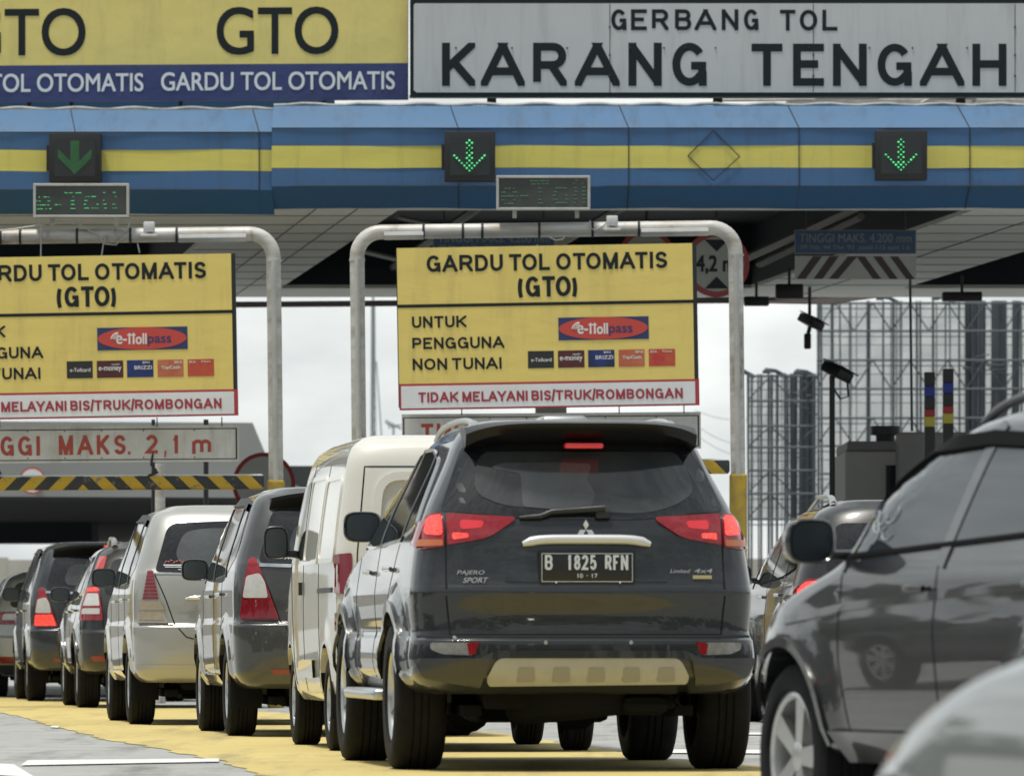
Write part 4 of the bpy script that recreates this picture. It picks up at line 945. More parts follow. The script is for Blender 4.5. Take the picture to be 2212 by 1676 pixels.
        bm.faces.new(rings[0][::-1]); bm.faces.new(rings[-1])
        bmesh.ops.recalc_face_normals(bm, faces=bm.faces)
        o = obj('body', bm, s.paint, s.root)
        if cut:
            cb = bmesh.new()
            for ya in s.ax:
                for sg_ in (-1, 1):
                    c = bmesh.new(); w = s.w(s.R)
                    M = Matrix.Translation((sg_ * (w - .02), ya, s.R + .01)) @ Matrix.Rotation(math.pi / 2, 4, 'Y')
                    bmesh.ops.create_cone(c, cap_ends=True, segments=48, radius1=s.R + .065, radius2=s.R + .065, depth=.62, matrix=M)
                    bmesh.ops.recalc_face_normals(c, faces=c.faces); merge(cb, c)
            co_ = obj('cutter', cb, None, s.root)
            md = o.modifiers.new('b', 'BOOLEAN'); md.object = co_; md.solver = 'EXACT'; md.operation = 'DIFFERENCE'
            dg = bpy.context.evaluated_depsgraph_get(); me = bpy.data.meshes.new_from_object(o.evaluated_get(dg)); o.modifiers.clear(); old = o.data; o.data = me; bpy.data.meshes.remove(old)
            bpy.data.objects.remove(co_); me.materials.clear(); me.materials.append(s.paint); me.materials.append(M_under)
            for p in me.polygons:
                c = p.center
                p.material_index = 0
                for ya in s.ax:
                    r = math.hypot(c.y - ya, c.z - s.R)
                    if r < s.R + .07 and (abs(p.normal.x) < .5 or abs(c.x) < s.w(s.R) - .1) : p.material_index = 1
                if p.normal.z < -.9: p.material_index = 1
        else: me = o.data
        for p in me.polygons: p.use_smooth = True
        me.set_sharp_from_angle(angle=math.radians(38)); me.name = 'body'
        return o
    def patch(s, name, mode, pts, m, off=.004, parent=None, step=.05, depth=.014, smooth=35):
        bm = bmesh.new(); f = bm.faces.new([bm.verts.new((a, 0, z)) for a, z in pts])
        lo = [min(p[i] for p in pts) for i in (0, 1)]; hi = [max(p[i] for p in pts) for i in (0, 1)]
        for i, ax in ((0, (1, 0, 0)), (1, (0, 0, 1))):
            k = int((hi[i] - lo[i]) / step) + 1
            for j in range(1, k):
                q = lo[i] + (hi[i] - lo[i]) * j / k; c = Vector((q, 0, 0)) if i == 0 else Vector((0, 0, q))
                bmesh.ops.bisect_plane(bm, geom=bm.verts[:] + bm.edges[:] + bm.faces[:], plane_co=c, plane_no=Vector(ax), dist=1e-5)
        be = [e for e in bm.edges if e.is_boundary]
        r = bmesh.ops.extrude_edge_only(bm, edges=be); sk = {v for v in r['geom'] if isinstance(v, bmesh.types.BMVert)}
        for v in bm.verts: v.co = s.pt(mode, v.co.x, v.co.z, off - depth if v in sk else off)
        for f in bm.faces: pass
        bmesh.ops.recalc_face_normals(bm, faces=bm.faces)
        big = [f for f in bm.faces if all(v not in sk for v in f.verts)]
        want = {'R': Vector((0, -1, 0)), 'F': Vector((0, 1, 0)), 'L': Vector((-1, 0, 0)), 'Q': Vector((1, 0, 0))}[mode]
        if sum(f.normal.dot(want) * f.calc_area() for f in big) < 0: bmesh.ops.reverse_faces(bm, faces=bm.faces)
        return obj(name, bm, m, parent or s.root, smooth)
    def strip(s, name, mode, pts, m, wd=.008, off=.003, th=None, parent=None, closed=False):
        """thin line lying on the body surface"""
        P_ = []
        for i in range(len(pts) - 1 + (1 if closed else 0)):
            a, b = Vector(pts[i]), Vector(pts[(i + 1) % len(pts)]); k = max(1, int((b - a).length / .04))
            for j in range(k): P_.append(a.lerp(b, j / k))
        if not closed: P_.append(Vector(pts[-1]))
        bm = bmesh.new(); vs = []
        N_ = len(P_)
        for i, p in enumerate(P_):
            t = (P_[(i + 1) % N_] - P_[i - 1]) if closed else (P_[min(i + 1, N_ - 1)] - P_[max(i - 1, 0)]); t.normalize(); nrm = Vector((-t.y, t.x)) * wd / 2
            q1, q2 = p + nrm, p - nrm
            vs.append([bm.verts.new(s.pt(mode, q1.x, q1.y, off)), bm.verts.new(s.pt(mode, q2.x, q2.y, off)), bm.verts.new(s.pt(mode, q2.x, q2.y, -.004)), bm.verts.new(s.pt(mode, q1.x, q1.y, -.004))])
        for i in range(N_ - (0 if closed else 1)):
            a, b = vs[i], vs[(i + 1) % N_]
            for k in range(4): bm.faces.new([a[k], b[k], b[(k + 1) % 4], a[(k + 1) % 4]])
        bmesh.ops.recalc_face_normals(bm, faces=bm.faces)
        return obj(name, bm, m, parent or s.root, 40)
    def wheels(s, rim=None, spokes=6, inset=.03, rims=.62):
        for ya in s.ax:
            for sg_ in (-1, 1):
                bm = bmesh.new(); R, t = s.R, s.tw / 2; cx = sg_ * (s.w(.6) - inset - t)
                M = Matrix.Translation((cx, ya, R)); rr = R * rims
                lathe(bm, [(rr, -t * .8), (rr + .02, -t), (R - .06, -t * 1.04), (R - .022, -t * .96), (R - .004, -t * .80), (R, -t * .5), (R, -t * .34), (R - .008, -t * .32), (R - .008, -t * .26), (R, -t * .24), (R, t * .0 - .006), (R - .008, -.004), (R - .008, .004), (R, .006), (R, t * .24), (R - .008, t * .26), (R - .008, t * .32), (R, t * .34), (R, t * .5), (R - .004, t * .80), (R - .022, t * .96), (R - .06, t * 1.04), (rr + .02, t), (rr, t * .8), (rr, -t * .8)], 56, M)
                # tread blocks as shallow cross grooves
                bmesh.ops.recalc_face_normals(bm, faces=bm.faces)
                wh = obj('wheel', bm, M_rubber, s.root, 35)
                bm = bmesh.new(); o = sg_
                lathe(bm, [(rr + .006, t * .86), (rr - .008, t * .9), (rr - .02, t * .8), (rr - .03, t * .3), (rr - .04, -t * .6), (.02, -t * .7)], 48, M @ Matrix.Scale(o, 4, (1, 0, 0)))
                for k in range(spokes):
                    a = 2 * math.pi * k / spokes + .3; M2 = M @ Matrix.Scale(o, 4, (1, 0, 0)) @ Matrix.Rotation(a, 4, 'X')
                    vs = [bm.verts.new(M2 @ Vector(p)) for p in [(t * .70, -.030, .03), (t * .70, .030, .03), (t * .82, .045, rr - .015), (t * .82, -.045, rr - .015), (t * .3, -.022, .03), (t * .3, .022, .03), (t * .4, .03, rr - .015), (t * .4, -.03, rr - .015)]]
                    for f in [(0, 1, 2, 3), (7, 6, 5, 4), (0, 4, 5, 1), (2, 6, 7, 3), (1, 5, 6, 2), (3, 7, 4, 0)]: bm.faces.new([vs[i] for i in f])
                lathe(bm, [(.0005, t * .78), (.03, t * .78), (.055, t * .72), (.06, t * .4)], 20, M @ Matrix.Scale(o, 4, (1, 0, 0)))
                bmesh.ops.recalc_face_normals(bm, faces=bm.faces)
                obj('rim', bm, rim or M_alloy, wh, 35)
    def under(s, zb=.22, flaps=True, spare=False, exh=1):
        bm = bmesh.new(); w = s.w(s.zmin) - .3; zm = s.zmin
        bbox(bm, -w, w, .35, s.L - .4, zb + .08, zm + .03, .03)
        for ya in s.ax: tube(bm, [(-w - .1, ya, s.R - .03), (w + .1, ya, s.R - .03)], .045, 8)
        bmesh.ops.create_uvsphere(bm, u_segments=14, v_segments=8, radius=.15, matrix=Matrix.Translation((.05, s.ax[0], s.R - .03)))
        bbox(bm, -.42, .30, s.ax[0] + .5, s.ax[0] + 1.3, zb, zm, .05); bbox(bm, .2, .46, s.ax[0] - .72, s.ax[0] - .35, zb + .05, zm, .06)
        for x in (-.55, .55): bbox(bm, x - .05, x + .05, s.ax[0] - .55, s.ax[0] + .6, s.R - .1, s.R - .04, .01); tube(bm, [(x, s.ax[0] - .1, s.R - .1), (x * .9, s.ax[0] - .12, zm + .1)], .035, 8)
        obj('underbody', bm, M_under, s.root, 40)
        if exh:
            bm = bmesh.new(); tube(bm, [(.52, .16, zm - .03), (.52, .5, zm - .02), (.45, 1.4, zm - .04)], .032, 12, False); obj('exhaust_pipe', bm, M_under, s.root, 50)
        if spare:
            bm = bmesh.new(); lathe(bm, [(.001, -.1), (.3, -.11), (.36, -.07), (.37, 0), (.36, .07), (.3, .11), (.001, .1)], 32, Matrix.Translation((0, .6, zm - .02)) @ Matrix.Rotation(math.radians(84), 4, 'Y')); bmesh.ops.recalc_face_normals(bm, faces=bm.faces); obj('spare_wheel', bm, M_under, s.root, 40)
        if flaps:
            for sg_ in (-1, 1):
                for ya in s.ax[:1]:
                    bm = bmesh.new(); cx = sg_ * (s.w(.6) - s.tw / 2 - .02); bbox(bm, cx - s.tw / 2 - .01, cx + s.tw / 2 + .01, ya - s.R - .07, ya - s.R - .05, .20, s.R + .14, .008); obj('mudflap', bm, M_under, s.root)
    def mirror(s, y, z, w=.19, h=.16, shell=None, out=.13, sides=(-1, 1), lean=0):
        for sg_ in sides:
            bx = s.sx(y, z - .03); cx = bx + out
            def shape(kx, kz, dy, n=24):
                return [Vector((sg_ * (cx + kx * w / 2 * np.sign(math.cos(t)) * abs(math.cos(t))**.55), y + dy, z + kz * h / 2 * np.sign(math.sin(t)) * abs(math.sin(t))**.6 - lean * (1 - np.sign(math.cos(t)) * abs(math.cos(t))**.55) * .02)) for t in [2 * math.pi * k / n for k in range(n)]]
            bm = bmesh.new(); rings = [shape(.86, .86, -.004), shape(.93, .93, -.012), shape(1, 1, -.004), shape(1.0, 1.0, .02), shape(.92, .92, .07), shape(.7, .72, .11), shape(.3, .3, .13)]
            R_ = [[bm.verts.new(p) for p in r] for r in rings]
            for i in range(len(R_) - 1):
                for k in range(24): bm.faces.new([R_[i][k], R_[i][(k + 1) % 24], R_[i + 1][(k + 1) % 24], R_[i + 1][k]])
            bm.faces.new(R_[-1]); bm.faces.new(R_[0])
            bbox(bm, min(sg_ * (bx - .05), sg_ * (cx - w * .3)), max(sg_ * (bx - .05), sg_ * (cx - w * .3)), y + .01, y + .07, z - h * .42, z - h * .2, .015)
            bmesh.ops.recalc_face_normals(bm, faces=bm.faces)
            mo = obj('wing_mirror', bm, shell or M_black, s.root, 40)
            bm = bmesh.new(); g = bm.faces.new([bm.verts.new(p) for p in shape(.84, .84, -.008)]); bmesh.ops.recalc_face_normals(bm, faces=bm.faces)
            if g.normal.y > 0: bmesh.ops.reverse_faces(bm, faces=bm.faces)
            obj('mirror_glass', bm, M_mirror, mo)
    def sidewin(s, outline, pillars, m, trim=None, r=.04, pm=None):
        for mode in ('L', 'Q'):
            g = s.patch('side_window', mode, rpoly(outline, r), m, .003, step=.08)
            for a, b, wd in pillars: s.strip('pillar', mode, [a, b], pm or M_black, wd, .007, parent=g)
            if trim: s.strip('window_trim', mode, rpoly(outline, r), trim, .012, .009, parent=g, closed=True)
    def doors(s, lines, handles, hm):
        for mode in ('L', 'Q'):
            for l in lines: s.strip('door_gap', mode, l, M_gap, .009, .0015)
            for y, z in handles:
                bm = bmesh.new(); sgn = -1 if mode == 'L' else 1
                p0, p1 = s.pt(mode, y - .09, z, .012), s.pt(mode, y + .09, z, .012); pm = s.pt(mode, y, z, .036)
                tube(bm, [p0, p0.lerp(pm, .7) , pm, p1.lerp(pm, .7), p1], [.012, .014, .015, .014, .012], 8); obj('door_handle', bm, hm, s.root, 50)
    def windscreen(s, z0, z1, w0, w1):
        s.patch('windscreen', 'F', rpoly([(-w0, z0), (w0, z0), (w1, z1), (-w1, z1)], .08), M_glass, .003, step=.1)
    def headlamps(s, z, x0, x1):
        for sg_ in (-1, 1): s.patch('headlight', 'F', rpoly([(sg_ * x0, z - .05), (sg_ * x1, z - .04), (sg_ * x1, z + .09), (sg_ * x0, z + .05)][::sg_], .03), M_clear, .006)
M_glass = mat('tinted_glass', (.012, .014, .016), .04, spec=.6, coat=.3)
M_glassi = mat('rear_glass_centre', (.055, .062, .066), .06, spec=.6, coat=.3, noise=(2.2, .8, (.025, .03, .034)))  # opaque glass made paler, see-through light is put into its colour
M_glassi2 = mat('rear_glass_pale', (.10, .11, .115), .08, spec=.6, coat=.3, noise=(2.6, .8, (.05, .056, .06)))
M_mirror = mat('mirror_glass', (.12, .14, .15), .22, metal=1)
M_gap = mat('panel_gap', (.004, .004, .005), .9)
M_red_l = mat('red_lens', (.30, .008, .016), .1, coat=1, noise=(38, .6, (.12, .004, .008)))
M_red_d = mat('dark_red_lens', (.20, .008, .018), .1, coat=1)
M_clear = mat('clear_lens', (.55, .56, .56), .15, coat=1, noise=(30, .35, (.3, .3, .3)))
M_amber = mat('amber_lens', (.50, .14, .04), .12, coat=1)
M_brake = mat('brake_light', (.6, .03, .03), .2, coat=.6, emit=((1.0, .07, .05), .85), noise=(60, .4, (.9, .2, .15)))
_t = M_brake.node_tree; _b = _t.nodes['Principled BSDF']; _c = _t.nodes.new('ShaderNodeTexCoord'); _v = _t.nodes.new('ShaderNodeTexVoronoi'); _v.inputs['Scale'].default_value = 75
_r = _t.nodes.new('ShaderNodeMapRange'); _r.inputs['From Max'].default_value = .6; _r.inputs['To Min'].default_value = 1.35; _r.inputs['To Max'].default_value = .35
_t.links.new(_c.outputs['Object'], _v.inputs['Vector']); _t.links.new(_v.outputs['Distance'], _r.inputs['Value']); _t.links.new(_r.outputs['Result'], _b.inputs['Emission Strength'])
M_brake_dim = mat('brake_light_glow', (.5, .02, .03), .2, coat=1, emit=((1.0, .03, .04), .16))
def paint(name, c, metal=.35, rough=.35):
    m = mat(name, c, rough, metal, 1.0, .03, streak=((9, 9, 14), .035, (.30, .28, .22), .50, .72)); t = m.node_tree; b = t.nodes['Principled BSDF']
    cc = t.nodes.new('ShaderNodeTexCoord'); n = t.nodes.new('ShaderNodeTexNoise'); n.inputs['Scale'].default_value = 5; n.inputs['Detail'].default_value = 5; t.links.new(cc.outputs['Object'], n.inputs['Vector'])
    r = t.nodes.new('ShaderNodeMapRange'); r.inputs['From Min'].default_value = .35; r.inputs['From Max'].default_value = .7; r.inputs['To Min'].default_value = .012; r.inputs['To Max'].default_value = .045
    t.links.new(n.outputs['Fac'], r.inputs['Value']); t.links.new(r.outputs['Result'], b.inputs['Coat Roughness']); return m
PG = paint('graphite_paint', (.017, .021, .024), .3); PK = paint('black_paint', (.006, .007, .008), .0); PGR = paint('grey_paint', (.06, .063, .063), .4)
PS = paint('champagne_silver_paint', (.43, .43, .40), .6, .4); PSV = paint('silver_paint', (.40, .42, .42), .7, .36); PW = paint('cream_white_paint', (.68, .67, .61), 0, .4)
PDG = paint('dark_blue_grey_paint', (.03, .036, .042), .3)
M_skid = mat('skid_plate_silver', (.44, .44, .41), .5, metal=.1, noise=(10, .3))
M_plate = mat('number_plate', (.012, .013, .014), .35, bump=(12, .2, .005)); M_pt = mat('plate_letters', (.62, .67, .72), .5)
HEAD = math.atan(.112)
def car_at(px_center, d): return ((px_center - 1106) / F * d, d)
QG = 'cars queueing for the automatic toll gate'
# ------------------------------------------------------------------ the dark SUV in front (subject)
c = Car('suv', 'dark graphite SUV with lit brake lights and plate B 1825 RFN, nearest of the queue',
        [(.40, .80), (.44, .86), (.50, .90), (.58, .915), (.68, .905), (.72, .893), (.80, .90), (.92, .905), (.97, .90), (1.08, .885), (1.18, .868), (1.34, .808), (1.46, .75), (1.58, .69), (1.68, .645), (1.76, .59), (1.79, .55)],
        [(.40, .16), (.44, .10), (.50, .02), (.58, 0), (.675, .0), (.70, .05), (.80, .055), (.93, .040), (.96, .056), (1.08, .085), (1.2, .10), (1.34, .15), (1.5, .235), (1.66, .33), (1.72, .38), (1.79, .46)],
        [(.40, 4.55), (.5, 4.66), (.6, 4.69), (.85, 4.66), (.98, 4.55), (1.07, 4.2), (1.13, 3.75), (1.17, 3.42), (1.4, 3.05), (1.6, 2.7), (1.7, 2.4), (1.79, 1.9)],
        .36, .55, 3.4, 2.6, (.98, 3.78), .385, .265, car_at(1271, 37.9), HEAD, PG, .035, .035, QG)
c.body()
c.wheels(M_alloy, 6, -.015); c.under(.24, False, True)
SW = [(.62, 1.27), (1.0, 1.62), (1.5, 1.685), (2.3, 1.69), (2.75, 1.56), (3.25, 1.20), (2.5, 1.175), (1.2, 1.20)]
c.sidewin(SW, [((1.05, 1.2), (1.2, 1.66), .06), ((2.05, 1.18), (2.1, 1.70), .075), ((2.95, 1.18), (2.80, 1.52), .04)], M_glass, M_chrome)
c.doors([[(1.1, 1.18), (1.35, .9), (1.42, .55), (1.42, .48)], [(2.08, 1.18), (2.08, .48)], [(3.15, 1.17), (3.2, .8), (3.1, .48)]], [(1.35, 1.05), (2.4, 1.04)], M_chrome)
c.windscreen(1.2, 1.62, .68, .56); c.headlamps(.86, .5, .85)
c.mirror(3.0, 1.30, .21, .17, mat('mirror_shell_black', (.015, .016, .018), .25, coat=1), .15)
# fender flares, side step
for ya in c.ax:
    for mode, sg_ in (('L', -1), ('Q', 1)):
        pts = [(ya + (c.R + .085) * math.cos(math.radians(a)), c.R + (c.R + .085) * math.sin(math.radians(a))) for a in range(12, 169, 8)]
        c.strip('fender_flare', mode, pts, PG, .055, .014)
for sg_ in (-1, 1):
    bm = bmesh.new(); bbox(bm, min(sg_ * .80, sg_ * .97), max(sg_ * .80, sg_ * .97), 1.5, 3.25, .36, .42, .025, 3); obj('side_step', bm, M_alloy, c.root, 40)
rw = rpoly([(-.735, 1.34), (-.55, 1.325), (-.30, 1.295), (.30, 1.295), (.55, 1.325), (.735, 1.34), (.60, 1.685), (-.60, 1.685)], [.03, .1, .1, .1, .1, .03, .05, .05])
g = c.patch('rear_window', 'R', rw, M_glass, .003, step=.07)
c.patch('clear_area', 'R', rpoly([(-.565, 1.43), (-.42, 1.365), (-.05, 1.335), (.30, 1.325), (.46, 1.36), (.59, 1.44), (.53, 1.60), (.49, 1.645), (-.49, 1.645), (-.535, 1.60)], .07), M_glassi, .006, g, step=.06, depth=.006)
c.patch('painted_glass_light', 'R', rpoly([(-.32, 1.36), (.02, 1.33), (.06, 1.42), (.02, 1.50), (.05, 1.58), (-.10, 1.59), (-.42, 1.585), (-.47, 1.56), (-.32, 1.53)], .02), M_glassi2, .008, g, step=.06, depth=.004)  # paler shape painted on opaque glass for reflected and see-through light
# the tailgate and its gaps
c.strip('tailgate_gap', 'R', [(-.70, 1.33), (-.715, 1.2), (-.72, .9), (-.70, .705), (.70, .705), (.72, .9), (.715, 1.2), (.70, 1.33)], M_gap, .009, .001)
c.strip('bumper_gap', 'R', [(-.86, .695), (.86, .695)], M_gap, .012, .004)
# tail lamps: gate half and body half
for sg_ in (-1, 1):
    F_ = lambda pts: [(sg_ * a, z) for a, z in pts][::sg_]
    g = c.patch('tail_light', 'R', F_(rpoly([(.705, 1.325), (.36, 1.305), (.37, 1.285), (.50, 1.20), (.705, 1.165)], [.012, .02, .02, .05, .01])), M_red_l, .012)
    c.patch('lamp_glow', 'R', F_(rpoly([(.68, 1.225), (.60, 1.222), (.60, 1.20), (.68, 1.19)], .01)), M_brake, .0145, g, depth=.004)
    c.patch('lamp_centre', 'R', F_(rpoly([(.64, 1.29), (.52, 1.285), (.53, 1.25), (.64, 1.24)], .02)), M_brake_dim, .0135, g, depth=.004)
    mode = 'L' if sg_ < 0 else 'Q'
    g = c.patch('tail_light', 'R', F_(rpoly([(.72, 1.325), (.785, 1.32), (.83, 1.25), (.862, 1.17), (.845, 1.14), (.72, 1.155)], [.01, .02, .03, .02, .02, .01])), M_red_l, .014)
    c.patch('brake_light', 'R', F_(rpoly([(.725, 1.318), (.78, 1.31), (.80, 1.27), (.81, 1.215), (.725, 1.21)], .02)), M_brake, .017, g, depth=.004)
    c.patch('indicator', 'R', F_(rpoly([(.725, 1.19), (.835, 1.19), (.845, 1.155), (.725, 1.160)], .01)), M_amber, .017, g, depth=.004)
    a0 = c.ry(.80, 1.25) + .03
    g = c.patch('tail_light', mode, rpoly([(a0, 1.30), (a0 + .24, 1.25), (a0 + .20, 1.19), (a0 - .02, 1.145)], .02), M_red_l, .014)
    # bumper lamps
    g = c.patch('rear_reflector', 'R', F_(rpoly([(.80, .665), (.60, .665), (.585, .60), (.74, .605), (.80, .63)], .02)), mat('dim_lens', (.26, .27, .27), .2, coat=1, noise=(30, .5, (.1, .1, .1))), .008)
    c.patch('red_lens', 'R', F_([(.62, .66), (.56, .67), (.58, .605), (.61, .603)]), M_red_l, .011, g)
    c.patch('parking_sensor', 'R', ring_pts(sg_ * .22, .69 - .055 + .03, .010, 12), M_alloy, .006)
    c.patch('parking_sensor', 'R', ring_pts(sg_ * .68, .665 + .02, .010, 12), M_alloy, .006) if sg_ < 0 else None
# bumper lower section
c.patch('bumper_lip', 'R', rpoly([(-.86, .585), (-.55, .585), (-.48, .625), (.50, .625), (.57, .585), (.86, .585), (.82, .50), (.60, .47), (.56, .455), (.53, .585), (-.50, .585), (-.55, .455), (-.60, .47), (-.82, .50)], .02), PG, .035, depth=.05)
g = c.patch('skid_plate', 'R', rpoly([(-.47, .585), (.47, .585), (.52, .50), (.51, .475), (-.50, .465), (-.52, .49)], [.04, .04, .03, .01, .01, .03]), M_skid, .03, depth=.05)
for k in range(5): c.patch('recess', 'R', rpoly([(-.36 + k * .18, .545), (-.28 + k * .18, .545), (-.275 + k * .18, .487), (-.365 + k * .18, .485)], .01), mat('skid_recess_shade', (.30, .295, .27), .5), .0325, g, depth=.006)  # recesses drawn as darker patches, their shade put into the colour
# number plate recess, plate, chrome bar, emblem
c.patch('plate_recess', 'R', rpoly([(-.34, 1.16), (.34, 1.16), (.43, .975), (-.43, .975)], .03), PG, .004, depth=.01)
bm = bmesh.new(); yb = c.ry(.2, 1.06) - .03; bbox(bm, -.245, .245, yb, yb + .014, .968, 1.128, .006); np_ = obj('number_plate', bm, M_plate, c.root, 30); np_['label'] = 'black Indonesian number plate B 1825 RFN 10.17'
bm = bmesh.new(); bbox(bm, -.25, .25, yb + .004, yb + .025, .958, 1.135, .008); obj('plate_frame', bm, M_black, np_)
bm = bmesh.new(); fn = lambda x, z: Vector((x, yb - .002, z))
for ch, a, b in [('B', -.218, -.178), ('1', -.100, -.082), ('8', -.068, -.035), ('2', -.028, .006), ('5', .014, .048), ('R', .092, .126), ('F', .134, .164), ('N', .174, .212)]: glyph(bm, ch, fn, a, b, 1.037, .077, .0125)
for ch, a, b in [('1', -.052, -.044), ('0', -.038, -.022), ('1', .022, .030), ('7', .036, .052)]: glyph(bm, ch, fn, a, b, .996, .022, .0042)
for r in (( -.235, .235, 1.119, 1.122), (-.235, .235, .976, .979), (-.235, -.232, .976, 1.122), (.232, .235, .976, 1.122)): bm.faces.new([bm.verts.new(fn(*q)) for q in ((r[0], r[2]), (r[1], r[2]), (r[1], r[3]), (r[0], r[3]))])
for x in (-.16, .17): bmesh.ops.create_icosphere(bm, subdivisions=1, radius=.006, matrix=Matrix.Translation((x, yb - .002, .972)))
bmesh.ops.create_icosphere(bm, subdivisions=1, radius=.003, matrix=Matrix.Translation((0, yb - .002, 1.008)))
obj('lettering', bm, M_pt, np_)
bm = bmesh.new(); pts = []
for x in np.linspace(-.33, .33, 17): pts.append(Vector((x, c.ry(x, 1.18) - .03, 1.192 - .022 * abs(x / .33)**6)))
tube(bm, pts, [.012] + [.021] * 15 + [.012], 12); 
for p in bm.verts: p.co.z = 1.18 + (p.co.z - 1.18) * 1.15
obj('chrome_bar', bm, mat('satin_chrome', (.66, .68, .70), .35, metal=.3), c.root, 50)
bm = bmesh.new(); ye = c.ry(0, 1.245) - .012; r_ = .026
for a in (90, 210, 330):
    t = math.radians(a); u_ = Vector((math.cos(t), 0, math.sin(t))); v_ = Vector((-math.sin(t), 0, math.cos(t)))
    cc = Vector((0, ye, 1.243)); pts = [cc, cc + u_ * r_ + v_ * r_ * .56, cc + u_ * 2 * r_, cc + u_ * r_ - v_ * r_ * .56]
    prism(bm, pts, Vector((0, .01, 0)))
bmesh.ops.recalc_face_normals(bm, faces=bm.faces); obj('emblem', bm, mat('bright_metal', (.8, .82, .82), .35, metal=.5), c.root)
def badge(car, items, m=M_chrome, off=.008, mode='R'):
    bm = bmesh.new()
    for s_, x0, x1, z0, z1, ital in items:
        v, f = text_mesh(s_, .012)
        vs = [bm.verts.new(car.pt(mode, x0 + a * (x1 - x0) + b * ital, z0 + b * (z1 - z0), off)) for a, b in v]
        for q in f:
            if len(set(q)) > 2:
                try: bm.faces.new([vs[i] for i in q])
                except ValueError: pass
    return obj('badge', bm, m, car.root)
badge(c, [('PAJERO', -.665, -.53, 1.005, 1.033, .01), ('SPORT', -.635, -.515, .968, .996, .01), ('Limited', .43, .53, 1.02, 1.04, .008), ('4x4', .555, .65, 1.02, 1.043, .008)], mat('badge_metal', (.5, .5, .48), .3, metal=.8))
c.patch('badge_strip', 'R', [(.55, .99), (.65, .99), (.65, 1.008), (.55, 1.008)], mat('badge_gold', (.45, .38, .2), .4, metal=.4), .008)
# spoiler with high brake light
bm = bmesh.new(); prof_t = []
nx = 24; Vt = []
for i in range(nx + 1):
    x = -.60 + 1.20 * i / nx; q = abs(x) / .60; dz = -.055 * q**5; yb_ = .10 + .18 * q**3
    y1_ = c.ry(min(abs(x), .55), 1.70) + .02
    Vt.append([bm.verts.new(p) for p in ((x * .985, y1_ + .22, 1.792 + dz * .3), (x, yb_ + .09, 1.805 + dz * .6), (x, yb_, 1.79 + dz), (x, yb_ + .035, 1.745 + dz * 1.3), (x * .99, max(y1_, yb_ + .08), 1.68 + dz * .5))])
for i in range(nx):
    for k in range(4): bm.faces.new([Vt[i][k], Vt[i + 1][k], Vt[i + 1][k + 1], Vt[i][k + 1]])
bm.faces.new(Vt[0]); bm.faces.new(Vt[-1][::-1]); bmesh.ops.recalc_face_normals(bm, faces=bm.faces)
sp = obj('roof_spoiler', bm, mat('spoiler_black', (.006, .006, .007), .35, spec=.3), c.root, 40)
bm = bmesh.new(); bbox(bm, -.10, .10, .17, .26, 1.662, 1.69, .01); obj('high_brake_light', bm, M_brake_dim, c.root, 40)
bm = bmesh.new(); yw = c.ry(0, 1.33) - .03; pts = [Vector((x, c.ry(x, 1.32 + (.012 if x < 0 else 0)) - .025, 1.325 - .02 * (x < -.2) + .03 * max(0, (x + .34) / .45))) for x in np.linspace(-.34, .10, 9)]
tube(bm, pts, [.008, .012, .014, .014, .015, .016, .017, .018, .018], 8); bbox(bm, .05, .13, yw - .01, yw + .05, 1.30, 1.345, .012); obj('wiper', bm, M_black, c.root, 50)
for sg_ in (-1, 1):
    bm = bmesh.new(); pts = []
    for y in np.linspace(.55, 2.6, 26):
        t = (y - .55) / 2.05; h = .05 * (1 - abs(2 * t - 1)**5); pts.append(Vector((sg_ * (.515), y, 1.775 + .02 * math.sin(math.pi * t) + h - .012)))
    tube(bm, pts, .017, 8); tube(bm, [pts[0] + Vector((0, .02, -.03)), pts[1], pts[2]], .026, 8); obj('roof_rail', bm, M_alloy, c.root, 50)
bm = bmesh.new(); bbox(bm, -.14, .11, .9, 1.5, 1.80, 1.852, .03, 3); tag(obj('roof_box', bm, PSV, c.root, 40))

